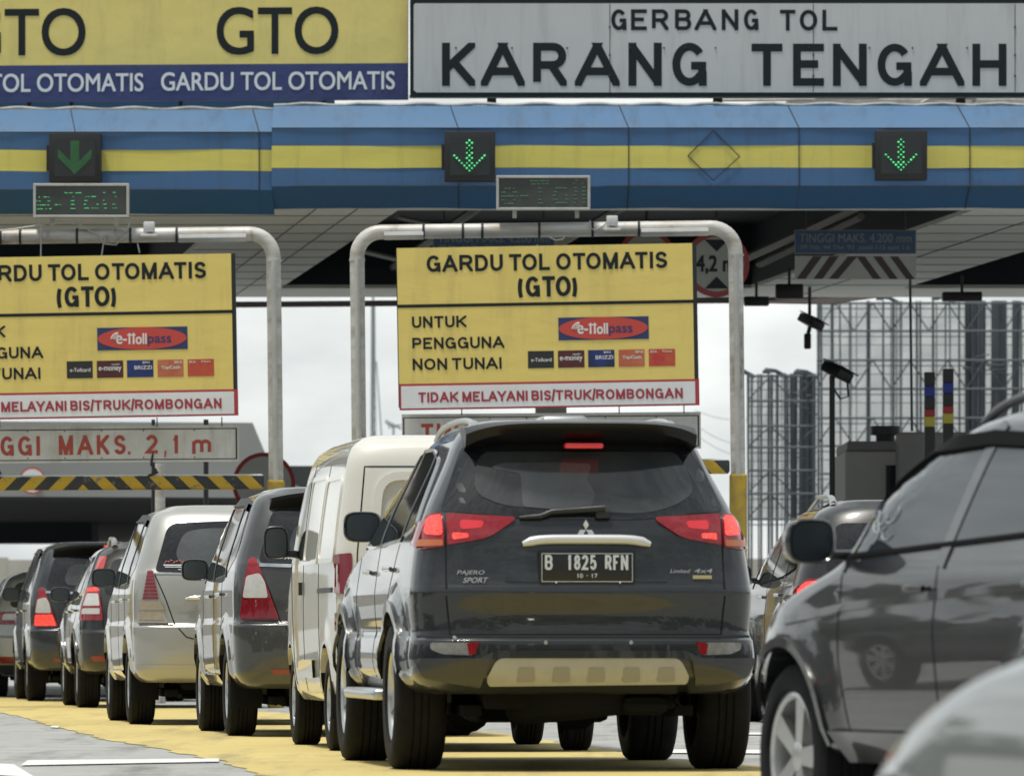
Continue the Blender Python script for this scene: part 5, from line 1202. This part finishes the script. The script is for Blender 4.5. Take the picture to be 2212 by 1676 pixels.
# ------------------------------------------------------------------ the long-bodied family vans
def mpv(label, loc, paint_, style, head=HEAD, group=QG):
    c = Car('family_van', label,
        [(.34, .78), (.38, .83), (.46, .87), (.60, .88), (.78, .885), (.84, .878), (1.0, .88), (1.15, .87), (1.24, .852), (1.4, .80), (1.55, .752), (1.64, .715), (1.69, .67), (1.72, .60)],
        [(.34, .10), (.38, .05), (.46, .015), (.60, 0), (.78, .005), (.81, .04), (1.0, .05), (1.2, .085), (1.24, .11), (1.4, .165), (1.55, .235), (1.64, .30), (1.69, .36), (1.72, .44)],
        [(.34, 4.4), (.46, 4.54), (.60, 4.56), (.8, 4.48), (.93, 4.3), (1.0, 3.95), (1.05, 3.55), (1.09, 3.4), (1.4, 2.95), (1.55, 2.7), (1.66, 2.3), (1.72, 1.8)],
        .33, .55, 3.2, 2.5, (.93, 3.68), .325, .205, loc, head, paint_, .018, .035, group)
    c.body(); c.wheels(M_alloy, 7, .01, .64); c.under(.2, True, False)
    SW = [(.42, 1.26), (.62, 1.58), (.9, 1.625), (2.2, 1.635), (2.65, 1.53), (3.3, 1.13), (2.2, 1.11), (.9, 1.14)]
    c.sidewin(SW, [((.98, 1.12), (1.0, 1.64), .07), ((1.98, 1.11), (2.02, 1.65), .07), ((2.95, 1.1), (2.75, 1.5), .04)], M_glass)
    c.doors([[(1.25, 1.12), (1.3, .8), (1.3, .4)], [(2.0, 1.1), (2.0, .4)], [(3.1, 1.12), (3.12, .8), (3.05, .4)]], [(1.3, 1.0), (2.28, .99)], M_chrome)
    c.windscreen(1.12, 1.56, .70, .58); c.headlamps(.82, .45, .82)
    c.mirror(2.98, 1.19, .20, .16, PK if style != 'silver' else M_black, .14)
    for mode in ('L', 'Q'): c.strip('side_sill', mode, [(1.35, .40), (3.25, .40)], paint_, .07, .02)
    rw = rpoly([(-.70, 1.215), (0, 1.20), (.70, 1.215), (.585, 1.60), (0, 1.625), (-.585, 1.60)], [.04, .3, .04, .09, .3, .09])
    g = c.patch('rear_window', 'R', rw, M_glass, .003, step=.08)
    if style == 'silver':
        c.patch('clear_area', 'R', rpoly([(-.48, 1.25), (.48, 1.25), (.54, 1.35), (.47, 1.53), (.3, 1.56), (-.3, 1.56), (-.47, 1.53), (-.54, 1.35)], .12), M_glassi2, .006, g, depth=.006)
        c.strip('window_edge', 'R', [(-.70, 1.20), (.70, 1.20)], M_chrome, .010, .006)
    else:
        c.strip('chrome_trim', 'R', [(-.69, 1.195), (-.3, 1.185), (.3, 1.185), (.69, 1.195)], M_chrome, .022, .012)
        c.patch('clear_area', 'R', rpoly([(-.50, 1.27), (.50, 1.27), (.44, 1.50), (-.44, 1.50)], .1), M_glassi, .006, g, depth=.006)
    c.strip('tailgate_gap', 'R', [(-.705, 1.2), (-.62, 1.0), (-.55, .80), (-.46, .70), (-.30, .66), (0, .655), (.30, .66), (.46, .70), (.55, .80), (.62, 1.0), (.705, 1.2)], M_gap, .009, .002)
    c.strip('bumper_gap', 'R', [(-.86, .795), (-.56, .795)], M_gap, .007, .002); c.strip('bumper_gap', 'R', [(.56, .795), (.86, .795)], M_gap, .007, .002)
    for sg_ in (-1, 1):
        F_ = lambda pts: [(sg_ * a, z) for a, z in pts][::sg_]
        mode = 'L' if sg_ < 0 else 'Q'
        if style == 'silver':
            base = c.patch('tail_light', 'R', F_(rpoly([(.725, 1.24), (.748, 1.235), (.80, 1.02), (.835, .81), (.595, .80), (.665, 1.0), (.70, 1.18)], .02)), mat('lamp_housing', (.42, .40, .36), .35, metal=.4), .012)
            for k in range(8):
                z0 = 1.215 - k * .028; t0 = (1.23 - z0) / .42; xo = .748 + .075 * t0; xi = .712 - .075 * t0
                c.patch('red_lens', 'R', F_([(xi, z0), (xo, z0), (xo + .006, z0 - .021), (xi - .004, z0 - .021)]), M_red_d, .016, base, depth=.006)
            for z0, z1 in ((.975, .915), (.898, .835)): c.patch('clear_lens', 'R', F_([(.655, z0), (.80, z0), (.815, z1), (.625, z1)]), mat('pale_amber_lens', (.42, .36, .28), .2, coat=1, noise=(25, .4)), .016, base, depth=.006)
        else:
            base = c.patch('tail_light', 'R', F_(rpoly([(.715, 1.25), (.755, 1.245), (.79, 1.1), (.82, .82), (.56, .82), (.625, 1.0)], .02)), M_red_l, .012)
            c.patch('clear_lens', 'R', F_(rpoly([(.69, 1.14), (.775, 1.12), (.80, .97), (.635, .97), (.655, 1.08)], .02)), M_clear, .016, base, depth=.006)
            m_ = M_brake if style == 'lit' else M_red_d
            c.patch('lower_lens', 'R', F_(rpoly([(.622, .955), (.80, .955), (.81, .83), (.58, .83)], .015)), m_, .016, base, depth=.006)
            c.patch('rear_reflector', 'R', F_(rpoly([(.62, .475), (.40, .475), (.42, .44), (.60, .44)], .01)), M_red_l, .008)
    zc = 1.01 if style == 'silver' else 1.03
    bm = bmesh.new(); pts = [Vector((x, c.ry(x, zc) - .03, zc + .006 - .012 * (x / .47)**4)) for x in np.linspace(-.47, .47, 15)]
    tube(bm, pts, [.006] + [.018] * 13 + [.006], 10); obj('chrome_bar', bm, M_chrome, c.root, 50)
    bm = bmesh.new(); yb = c.ry(.2, .9) - .02; bbox(bm, -.23, .23, yb, yb + .014, .84, .97, .006); obj('number_plate', bm, M_plate, c.root, 30)
    c.patch('plate_recess', 'R', rpoly([(-.27, 1.0), (.27, 1.0), (.30, .81), (-.30, .81)], .03), paint_, .004, depth=.01)
    if style != 'silver':
        bm = bmesh.new(); Vt = []; nx = 20
        for i in range(nx + 1):
            x = -.60 + 1.2 * i / nx; q = abs(x) / .60; dz = -.05 * q**3; y0 = c.ry(x, 1.60) + .03
            Vt.append([bm.verts.new(p) for p in ((x, y0 + .25, 1.735 + dz), (x, .16 + .12 * q**2, 1.715 + dz), (x, .16 + .12 * q**2, 1.69 + dz), (x * 1.03, y0, 1.60 + dz))])
        for i in range(nx):
            for k in range(3): bm.faces.new([Vt[i][k], Vt[i + 1][k], Vt[i + 1][k + 1], Vt[i][k + 1]])
        bm.faces.new(Vt[0]); bm.faces.new(Vt[-1][::-1]); bmesh.ops.recalc_face_normals(bm, faces=bm.faces); obj('roof_spoiler', bm, mat('spoiler_black', (.006, .006, .007), .35, spec=.3), c.root, 40)
        if style == 'lit':
            bm = bmesh.new(); bbox(bm, .28 - .28 - .06, .06, .14, .2, 1.69, 1.71, .005); obj('high_brake_light', bm, M_brake, c.root)
    else:
        c.strip('bumper_crease', 'R', [(-.84, .47), (.84, .47)], paint_, .02, .012)
    for mode in ('L', 'Q'):    # dark rain visor above the side windows
        c.strip('rain_visor', mode, [(.62, 1.60), (.9, 1.64), (2.2, 1.65), (2.7, 1.53), (3.2, 1.22)], M_black, .05, .022)
    return c
cg = mpv('dark grey family van with black roof spoiler, directly behind the cream panel van', (-1.05, 51.4), PGR, 'grey')
badge(cg, [('KIJANG', -.52, -.36, .865, .895, .012)], M_chrome, .010); badge(cg, [('autoworld.it', -.62, -.30, 1.235, 1.262, 0)], M_pt, .008)
cs = mpv('champagne silver family van with striped chrome tail lights and stickered rear window', (-2.11, 58.5), PS, 'silver')
badge(cs, [('KIJANG', -.53, -.35, .875, .90, .012), ('INNOVA', -.43, -.33, .852, .865, .008)], mat('badge_metal', (.5, .5, .48), .3, metal=.8), .010)
bm = bmesh.new()
for q_ in range(9): x = -.62 + q_ * .022; a = cs.pt('R', x, 1.282 + .012 * (q_ % 3), .008); tube(bm, [a, cs.pt('R', x + .016, 1.30 - .006 * (q_ % 2), .008)], .006, 4)
obj('red_sticker', bm, mat('sticker_red', (.35, .08, .08), .6), cs.root); badge(cs, [('www.toyotaclub', -.52, -.20, 1.222, 1.238, 0)], M_pt, .008)
bm = bmesh.new(); tube(bm, [cs.pt('R', -.63, 1.265, .008), cs.pt('R', -.47, 1.265, .008)], .005, 4); tube(bm, [cs.pt('R', -.62, 1.25, .008), cs.pt('R', -.48, 1.25, .008)], .004, 4); obj('white_sticker', bm, M_pt, cs.root)
cd = mpv('dark blue-grey family van with lit lower tail lights, beside the black crossover', (-4.39, 80.9), PDG, 'lit')
# ------------------------------------------------------------------ cream panel van
c = Car('panel_van', 'cream white panel van with windowless sides between the graphite SUV and the grey family van',
        [(.30, .76), (.36, .80), (.5, .82), (.9, .832), (1.15, .83), (1.3, .815), (1.6, .775), (1.75, .75), (1.84, .715), (1.89, .65)],
        [(.30, .06), (.36, .02), (.5, 0), (.9, .01), (1.15, .03), (1.6, .085), (1.75, .11), (1.84, .15), (1.89, .22)],
        [(.30, 3.95), (.5, 4.03), (.8, 4.03), (.95, 3.95), (1.1, 3.72), (1.2, 3.6), (1.5, 3.38), (1.75, 3.1), (1.84, 2.9), (1.89, 2.6)],
        .16, .4, 3.4, 2.8, (.80, 3.40), .29, .175, (-.235, 44.5), HEAD, PW, .008, .035, QG, 'van')
c.body(); c.wheels(M_alloy, 8, .02, .6); c.under(.2, True, False)
for mode in ('L', 'Q'):
    g = c.patch('side_window', mode, rpoly([(2.35, 1.18), (3.35, 1.16), (3.1, 1.62), (2.4, 1.68)], .05), M_glass, .004)
    for o_ in ([(.25, 1.16), (1.15, 1.16), (1.15, 1.66), (.3, 1.66)], [(1.25, 1.16), (2.2, 1.16), (2.2, 1.68), (1.25, 1.68)]):
        g = c.patch('side_panel', mode, rpoly(o_, .08), mat('cream_panel', (.60, .58, .50), .35, coat=1), .006, step=.1); c.strip('panel_rim', mode, rpoly(o_, .08), PW, .03, .012, parent=g, closed=True)
    c.strip('door_gap', mode, [(1.2, 1.75), (1.2, .5)], M_gap, .008, .002); c.strip('door_gap', mode, [(2.28, 1.78), (2.28, .36)], M_gap, .012, .002); c.strip('door_gap', mode, [(3.3, 1.15), (3.15, .75), (2.98, .4)], M_gap, .01, .002)
    c.strip('sliding_rail', mode, [(.35, .98), (1.25, .98)], M_black, .03, .006)
    c.strip('door_handle', mode, [(2.42, .96), (2.42, 1.04)], M_black, .06, .02); c.strip('sill_step', mode, [(1.55, .50), (2.6, .50)], PW, .11, .02)
c.mirror(3.2, 1.30, .16, .22, M_black, .12); c.windscreen(1.2, 1.7, .66, .6); c.headlamps(.9, .5, .78)
o_ = rpoly([(-.60, 1.15), (.60, 1.15), (.55, 1.66), (-.55, 1.66)], .13)
g = c.patch('rear_panel', 'R', o_, mat('cream_panel', (.60, .58, .50), .35, coat=1), .003, step=.08); c.strip('panel_rim', 'R', o_, PW, .05, .03, parent=g, closed=True)
c.strip('tailgate_gap', 'R', [(-.62, .52), (-.70, .9), (-.69, 1.2), (-.64, 1.72), (.64, 1.72), (.69, 1.2), (.70, .9), (.62, .52)], M_gap, .008, .002)
for sg_ in (-1, 1):
    F_ = lambda pts: [(sg_ * a, z) for a, z in pts][::sg_]
    c.patch('tail_light', 'R', F_(rpoly([(.72, 1.20), (.815, 1.19), (.822, .96), (.725, .95)], .015)), M_red_d, .012)
    c.patch('rear_reflector', 'R', F_(rpoly([(.74, .84), (.82, .84), (.82, .73), (.74, .73)], .01)), M_red_d, .010)
    c.patch('bumper_corner', 'R', F_(rpoly([(.60, .60), (.80, .60), (.79, .36), (.60, .35)], .03)), M_black, .014)
c.patch('bumper', 'R', rpoly([(-.6, .58), (.6, .58), (.6, .35), (-.6, .35)], .03), M_black, .02)
bm = bmesh.new(); bbox(bm, -.23, .23, -.03, -.015, .63, .76, .005); obj('number_plate', bm, M_plate, c.root)
# ------------------------------------------------------------------ crossovers
def crossover(label, loc, paint_, style, head, zoff=0, group=QG):
    near = style == 'near'
    W = [(.34, .78), (.38, .85), (.48, .89), (.62, .90), (.80, .905), (.92, .895), (1.02, .885), (1.10, .86), (1.3, .79), (1.45, .73), (1.54, .68), (1.59, .61), (1.62, .52)]
    YR = [(.34, .14), (.38, .08), (.48, .02), (.62, 0), (.74, .0), (.78, .03), (.95, .05), (1.1, .10), (1.3, .20), (1.45, .32), (1.54, .42), (1.59, .5), (1.62, .6)]
    YF = [(.34, 4.2), (.48, 4.33), (.65, 4.36), (.78, 4.33), (.90, 4.2), (.98, 3.85), (1.03, 3.45), (1.07, 3.2), (1.3, 2.7), (1.48, 2.2), (1.56, 1.8), (1.62, 1.4)]
    s_ = 1.0
    if style == 'tall':
        f_ = lambda z: .34 + (z - .34) * 1.10; W = [(f_(a), b) for a, b in W]; YR = [(f_(a), b) for a, b in YR]; YF = [(f_(a), b * 1.05) for a, b in YF]; YR = [(a, b * .62) for a, b in YR]
    if style == 'near':
        W = [(a, b * .985) for a, b in W]; YF = [(.34, 4.2), (.48, 4.33), (.65, 4.36), (.78, 4.33), (.90, 4.2), (.97, 3.95), (1.02, 3.72), (1.06, 3.58), (1.25, 3.36), (1.44, 2.98), (1.54, 2.62), (1.59, 2.3), (1.62, 1.9)]
    c = Car('crossover', label, W, YR, YF, .42, .75 if near else .55, 2.9, 2.3, (.88, 3.52) if style != 'tall' else (.95, 3.75), .345 if style != 'tall' else .375, .225, loc, head, paint_, .022, .04, group, 'suv', zoff)
    c.body(); c.wheels(mat('bright_alloy', (.62, .62, .60), .3, metal=.75), 5 if near else 7, .012, .68); c.under(.2, False, False)
    k = 1.10 if style == 'tall' else 1
    Z = lambda z: .34 + (z - .34) * k
    SW = [(.55, 1.16), (.75, 1.36), (1.0, 1.46), (1.7, 1.50), (2.05, 1.46), (2.65, 1.26), (3.02, 1.08), (2.3, 1.06), (1.1, 1.10)]
    if near: SW = [(.55, 1.20), (.75, 1.36), (1.1, 1.44), (1.9, 1.475), (2.45, 1.455), (2.95, 1.30), (3.48, 1.07), (2.5, 1.10), (1.1, 1.15)]
    SW = [(a, Z(z)) for a, z in SW]
    c.sidewin(SW, [((.98, Z(1.1)), (1.02, Z(1.5)), .05), ((2.02 if near else 1.78, Z(1.04)), (1.88 if near else 1.66, Z(1.54)), .085), ((2.98 if near else 2.72, Z(1.03)), (2.86 if near else 2.6, Z(1.28)), .035)], M_glass if not near else M_glassn, M_chrome if style == 'lamps' else M_trimb, pm=PK if not near else paint_)
    c.doors([[(.95, Z(1.08)), (1.05, .85), (1.2, .62), (1.25, .40)], [(2.04 if near else 1.83, Z(1.04)), (2.04 if near else 1.86, .8), (1.98 if near else 1.84, .40)], [(2.98, Z(1.02)), (2.98, .7), (2.88, .40)]], [(1.12, Z(.97)), (2.22 if near else 2.05, Z(.96))], PK if near else M_chrome)
    if near:
        for mode in ('L', 'Q'):
            c.strip('rain_visor', mode, [(.75, 1.38), (1.1, 1.45), (1.9, 1.485), (2.45, 1.465), (2.95, 1.315), (3.4, 1.12)], M_trimb, .05, .02)
            c.strip('window_sill', mode, [(.6, 1.20), (1.1, 1.145), (2.5, 1.095), (3.45, 1.065)], M_trimb, .014, .010)
    c.windscreen(Z(1.09), Z(1.5), .66, .52); c.headlamps(Z(.80), .5, .8)
    c.mirror(3.0 if near else 2.74, Z(1.14), .185 if near else .2, .165 if near else .15, PK, .17 if near else .14)
    for mode in ('L', 'Q'):
        c.strip('side_sill', mode, [(1.3, .40), (3.05, .40)], PK, .10, .022)
        for ya in c.ax: c.strip('fender_flare', mode, [(ya + (c.R + .082) * math.cos(math.radians(a)), c.R + (c.R + .082) * math.sin(math.radians(a))) for a in range(5, 176, 8)], PK if near else paint_, .035, .012)
        if near: c.strip('shoulder_crease', mode, [(.6, Z(.97)), (1.8, Z(.945)), (2.9, Z(.90)), (3.5, .85)], paint_, .03, .010)
    g = c.patch('rear_window', 'R', rpoly([(-.66, Z(1.12)), (.66, Z(1.12)), (.55, Z(1.48)), (-.55, Z(1.48))], .08), M_glass, .003)
    c.strip('tailgate_gap', 'R', [(-.68, Z(1.1)), (-.66, .8), (-.62, .76), (.62, .76), (.66, .8), (.68, Z(1.1))], M_gap, .009, .002)
    for sg_ in (-1, 1):
        F_ = lambda pts: [(sg_ * a, z) for a, z in pts][::sg_]
        if style == 'lamps':
            c.patch('tail_light', 'R', F_(rpoly([(.60, 1.50), (.665, 1.50), (.745, 1.30), (.665, 1.30)], .02)), mat('pink_red_lens', (.50, .09, .10), .15, coat=1), .012)
            b_ = c.patch('tail_light', 'R', F_(rpoly([(.70, 1.20), (.80, 1.19), (.86, 1.0), (.88, .87), (.66, .87), (.68, 1.05)], .02)), M_red_l, .014)
            c.patch('brake_light', 'R', F_(rpoly([(.70, 1.195), (.79, 1.185), (.80, 1.15), (.70, 1.15)], .01)), M_brake, .017, b_, depth=.004)
            c.patch('clear_lens', 'R', F_(rpoly([(.70, 1.13), (.80, 1.13), (.84, 1.01), (.69, 1.01)], .015)), M_clear, .018, b_, depth=.005); c.patch('clear_lens', 'R', F_(rpoly([(.69, .985), (.845, .985), (.855, .93), (.69, .93)], .012)), M_clear, .018, b_, depth=.005)
            c.patch('rear_reflector', 'R', F_(rpoly([(.78, .52), (.62, .52), (.62, .47), (.76, .47)], .01)), M_red_l, .01)
        else:
            b_ = c.patch('tail_light', 'R', F_(rpoly([(.58, Z(1.08)), (.78, Z(1.08)), (.87, Z(1.0)), (.87, Z(.93)), (.62, Z(.92))], .03)), M_red_l, .014)
            c.patch('brake_light', 'R', F_(rpoly([(.70, Z(1.065)), (.79, Z(1.06)), (.85, Z(1.0)), (.84, Z(.96)), (.72, Z(.95))], .03)), M_brake, .017, b_, depth=.004)
    if style in ('tall', 'near', 'lamps'):
        zt = c.zmax
        for sg_ in (-1, 1):
            bm = bmesh.new(); pts = []
            for y in np.linspace(.6, 2.45, 26):
                t = (y - .6) / 1.85; h = (.035 if near else .06) * (1 - abs(2 * t - 1)**6); zz = zt + .02
                lo, hi = c.zmin, c.zmax
                if y > c.yf(zt): 
                    a_, b2 = 1.2, zt
                    for _ in range(30):
                        m_ = (a_ + b2) / 2
                        if c.yf(m_) > y + .12: a_ = m_
                        else: b2 = m_
                    zz = a_ + .02
                pts.append(Vector((sg_ * (c.w(min(zz, zt)) + .0 if False else .52), y, zz + h - .01)))
            tube(bm, pts, .019, 8); tube(bm, [pts[0] + Vector((0, 0, -.03)), pts[1], pts[2]], .03, 8); obj('roof_rail', bm, mat('dark_rail', (.10, .105, .11), .4, metal=.3) if near else M_alloy, c.root, 50)
    bm = bmesh.new(); yb = c.ry(.2, .9) - .02; bbox(bm, -.23, .23, yb, yb + .014, .84, .97, .006); obj('number_plate', bm, M_plate, c.root, 30)
    return c
M_trimb = mat('window_rubber', (.006, .006, .007), .8, spec=.1)
M_glassn = mat('side_glass_smoky', (.02, .026, .03), .04, spec=.5, coat=.15)
crossover('black crossover with tall red and clear tail lights, left of the champagne silver van', (-3.36, 73.0), PK, 'lamps', HEAD)
crossover('glossy black SUV with roof rails, seen between the graphite SUV and the nearest black SUV', (3.12, 58.0), PK, 'tall', math.atan(.10), group='cars in the lane right of the queue')
# nearest dark SUV: placed by its front left wheel
th = math.radians(18.5); hub = Vector((1.045, 27.6, 0)); fwd = Vector((-math.sin(th), math.cos(th), 0)); rgt = Vector((math.cos(th), math.sin(th), 0))
loc = hub - fwd * 3.52 + rgt * .86
cn = crossover('very dark SUV cut by the right edge, with its bright alloy wheel showing', (loc.x, loc.y), PK, 'near', th, -.10, 'cars in the lane right of the queue')
bm = bmesh.new()
for (cy_, cz_, r0, a0, a1) in ((2.72, 1.21, .07, 200, 420), (2.72, 1.22, .04, 160, 400), (2.64, 1.24, .06, 150, 330), (2.78, 1.16, .06, 100, 260), (2.62, 1.17, .05, 200, 380), (2.82, 1.22, .035, 0, 250)):
    pts = [cn.pt('L', cy_ + r0 * (1 + (a - a0) / 900) * math.cos(math.radians(a)), cz_ + r0 * .6 * (1 + (a - a0) / 900) * math.sin(math.radians(a)), .006) for a in range(a0, a1, 20)]
    tube(bm, pts, [.001] + [.0028] * (len(pts) - 2) + [.001], 5)
obj('window_sticker', bm, mat('sticker_grey', (.40, .44, .46), .6), cn.root)
# ------------------------------------------------------------------ silver hatchback far ahead
c = Car('hatchback', 'silver hatchback farthest ahead, cut by the left edge of the photo',
        [(.25, .74), (.34, .82), (.5, .85), (.75, .86), (.95, .85), (1.05, .83), (1.25, .74), (1.38, .67), (1.44, .6), (1.47, .52)],
        [(.25, .12), (.34, .04), (.5, 0), (.70, 0), (.73, .04), (.95, .07), (1.05, .12), (1.25, .28), (1.38, .42), (1.44, .52), (1.47, .62)],
        [(.25, 3.9), (.4, 4.05), (.6, 4.08), (.8, 3.95), (.92, 3.5), (.97, 3.1), (1.2, 2.65), (1.38, 2.2), (1.44, 1.9), (1.47, 1.6)],
        .38, .55, 2.9, 2.4, (.72, 3.22), .295, .185, (-5.28, 87.6), HEAD, PSV, .015, .03, QG)
c.body(); c.wheels(None, 6, .015); c.under(.16, False)
c.sidewin([(.62, 1.05), (.85, 1.30), (1.6, 1.38), (2.1, 1.34), (2.95, 1.0), (1.6, .98)], [((1.65, .98), (1.6, 1.4), .07)], M_glass); c.mirror(2.6, 1.05); c.windscreen(1.0, 1.36, .68, .58); c.headlamps(.72, .45, .8)
c.patch('rear_window', 'R', rpoly([(-.66, 1.06), (.66, 1.06), (.56, 1.36), (-.56, 1.36)], .08), M_glass, .003)
for sg_ in (-1, 1):
    F_ = lambda pts: [(sg_ * a, z) for a, z in pts][::sg_]
    b_ = c.patch('tail_light', 'R', F_(rpoly([(.42, 1.02), (.80, 1.0), (.84, .86), (.45, .86)], .03)), M_red_d, .012); c.patch('clear_lens', 'R', F_(rpoly([(.50, .98), (.72, .98), (.74, .91), (.52, .91)], .03)), M_clear, .016, b_, depth=.005)
    c.patch('rear_reflector', 'R', F_(rpoly([(.78, .48), (.55, .48), (.55, .40), (.76, .40)], .02)), M_red_l, .01)
c.patch('lower_bumper', 'R', rpoly([(-.80, .38), (.80, .38), (.76, .27), (-.76, .27)], .02), M_black, .012)
# ------------------------------------------------------------------ silver saloon very near, out of focus
th2 = math.radians(13)
c = Car('saloon_car', 'pale silver car out of focus in the bottom right corner',
        [(.18, .74), (.28, .82), (.5, .85), (.72, .86), (.86, .84), (.93, .80), (1.0, .77), (1.25, .66), (1.38, .56), (1.42, .46)],
        [(.18, .15), (.3, .04), (.5, 0), (.85, .03), (.95, .12), (1.0, .4), (1.05, .85), (1.25, 1.2), (1.38, 1.55), (1.42, 1.75)],
        [(.18, 4.2), (.3, 4.36), (.45, 4.42), (.58, 4.38), (.68, 4.25), (.76, 4.06), (.84, 3.76), (.90, 3.4), (.95, 3.05), (1.2, 2.6), (1.38, 2.2), (1.42, 1.95)],
        .4, .8, 2.8, 2.2, (.95, 3.5), .305, .195, (0, 0), th2, paint('mid_silver_paint', (.27, .285, .285), .6, .4), .012, .03, 'cars in the lane right of the queue', 'car', -.25)
c.body(); c.wheels(None, 7, .015); c.under(.14, False)
c.sidewin([(1.0, 1.02), (1.3, 1.24), (1.8, 1.35), (2.2, 1.32), (2.95, .98), (2.0, .96)], [((2.0, .97), (1.95, 1.36), .06)], M_glass); c.mirror(2.75, 1.02, shell=PSV); c.windscreen(.98, 1.34, .68, .52)
c.patch('rear_window', 'R', rpoly([(-.55, 1.08), (.55, 1.08), (.46, 1.34), (-.46, 1.34)], .08), M_glass, .003)
for sg_ in (-1, 1): c.patch('tail_light', 'R', [(sg_ * a, z) for a, z in [(.48, .86), (.80, .85), (.82, .70), (.5, .70)]][::sg_], M_red_l, .012)
f2 = Vector((-math.sin(th2), math.cos(th2), 0)); r2 = Vector((math.cos(th2), math.sin(th2), 0))
nose = Vector((.98, 14.6, -.25)); l2 = nose - f2 * 4.42 + r2 * .35; c.root.location = (l2.x, l2.y, -.25)

# two family vans in the next lane left, outside the frame but mirrored in the dark paint
for lx, ly, pm_, lb_ in ((-7.4, 33.0, 'a', 'dark family van in the lane left of the frame, nearer one, seen only in reflections'), (-8.2, 40.5, 'b', 'dark family van in the lane left of the frame, farther one, seen only in reflections')):
    r = cd.root.copy(); COL.objects.link(r); r.location = (lx, ly, gz(ly)); r['label'] = lb_; r['group'] = 'vans in the lane left of the frame'
    def cp(src, par_):
        for ch in [o for o in list(bpy.data.objects) if o.parent == src]:
            k = ch.copy(); COL.objects.link(k); k.parent = par_; cp(ch, k)
    cp(cd.root, r)

# every far-apart piece of a part becomes a part of its own
def islands(me):
    n = len(me.vertices); par_ = list(range(n))
    def fd(a):
        while par_[a] != a: par_[a] = par_[par_[a]]; a = par_[a]
        return a
    for e in me.edges:
        a, b = fd(e.vertices[0]), fd(e.vertices[1])
        if a != b: par_[a] = b
    return [fd(i) for i in range(n)]
SKIP = {'soffit_seams', 'arrow_lights', 'led_text', 'sheet', 'scaffold_frame', 'diagonal_brace', 'body', 'underbody', 'panel_seams', 'soffit', 'recess'}
for o in list(bpy.data.objects):
    if o.type != 'MESH' or o.parent is None or o.name.split('.')[0] in SKIP or o.data.users > 1: continue
    me = o.data
    if len(me.vertices) > 30000: continue
    isl = islands(me); ids = sorted(set(isl))
    if len(ids) < 2 or len(ids) > 500: continue
    co_ = np.empty(len(me.vertices) * 3); me.vertices.foreach_get('co', co_); co_ = co_.reshape(-1, 3); ia = np.array(isl)
    bb = [(co_[ia == k].min(0), co_[ia == k].max(0)) for k in ids]; g = list(range(len(ids)))
    ch = True
    while ch:                                     # merge boxes that lie near one another
        ch = False; gs = sorted(set(g)); B_ = {k: (np.min([bb[i][0] for i in range(len(g)) if g[i] == k], 0), np.max([bb[i][1] for i in range(len(g)) if g[i] == k], 0)) for k in gs}
        for ai in range(len(gs)):
            for bi in range(ai + 1, len(gs)):
                a, b = B_[gs[ai]], B_[gs[bi]]; gap = np.linalg.norm(np.maximum(0, np.maximum(a[0] - b[1], b[0] - a[1])))
                if gap < .5 * max(np.linalg.norm(a[1] - a[0]), np.linalg.norm(b[1] - b[0])): g = [gs[ai] if q == gs[bi] else q for q in g]; ch = True; break
            if ch: break
    gs = sorted(set(g))
    if len(gs) < 2: continue
    for k in gs[1:]:
        keep = {ids[i] for i in range(len(g)) if g[i] == k}; bm = bmesh.new(); bm.from_mesh(me); bm.verts.ensure_lookup_table()
        bmesh.ops.delete(bm, geom=[v for v in bm.verts if isl[v.index] not in keep], context='VERTS')
        m2 = bpy.data.meshes.new(me.name); bm.to_mesh(m2); bm.free(); n2 = o.copy(); n2.data = m2; COL.objects.link(n2)
        for m_ in me.materials: m2.materials.append(m_)
    keep = {ids[i] for i in range(len(g)) if g[i] == gs[0]}; bm = bmesh.new(); bm.from_mesh(me); bm.verts.ensure_lookup_table()
    bmesh.ops.delete(bm, geom=[v for v in bm.verts if isl[v.index] not in keep], context='VERTS'); bm.to_mesh(me); bm.free()
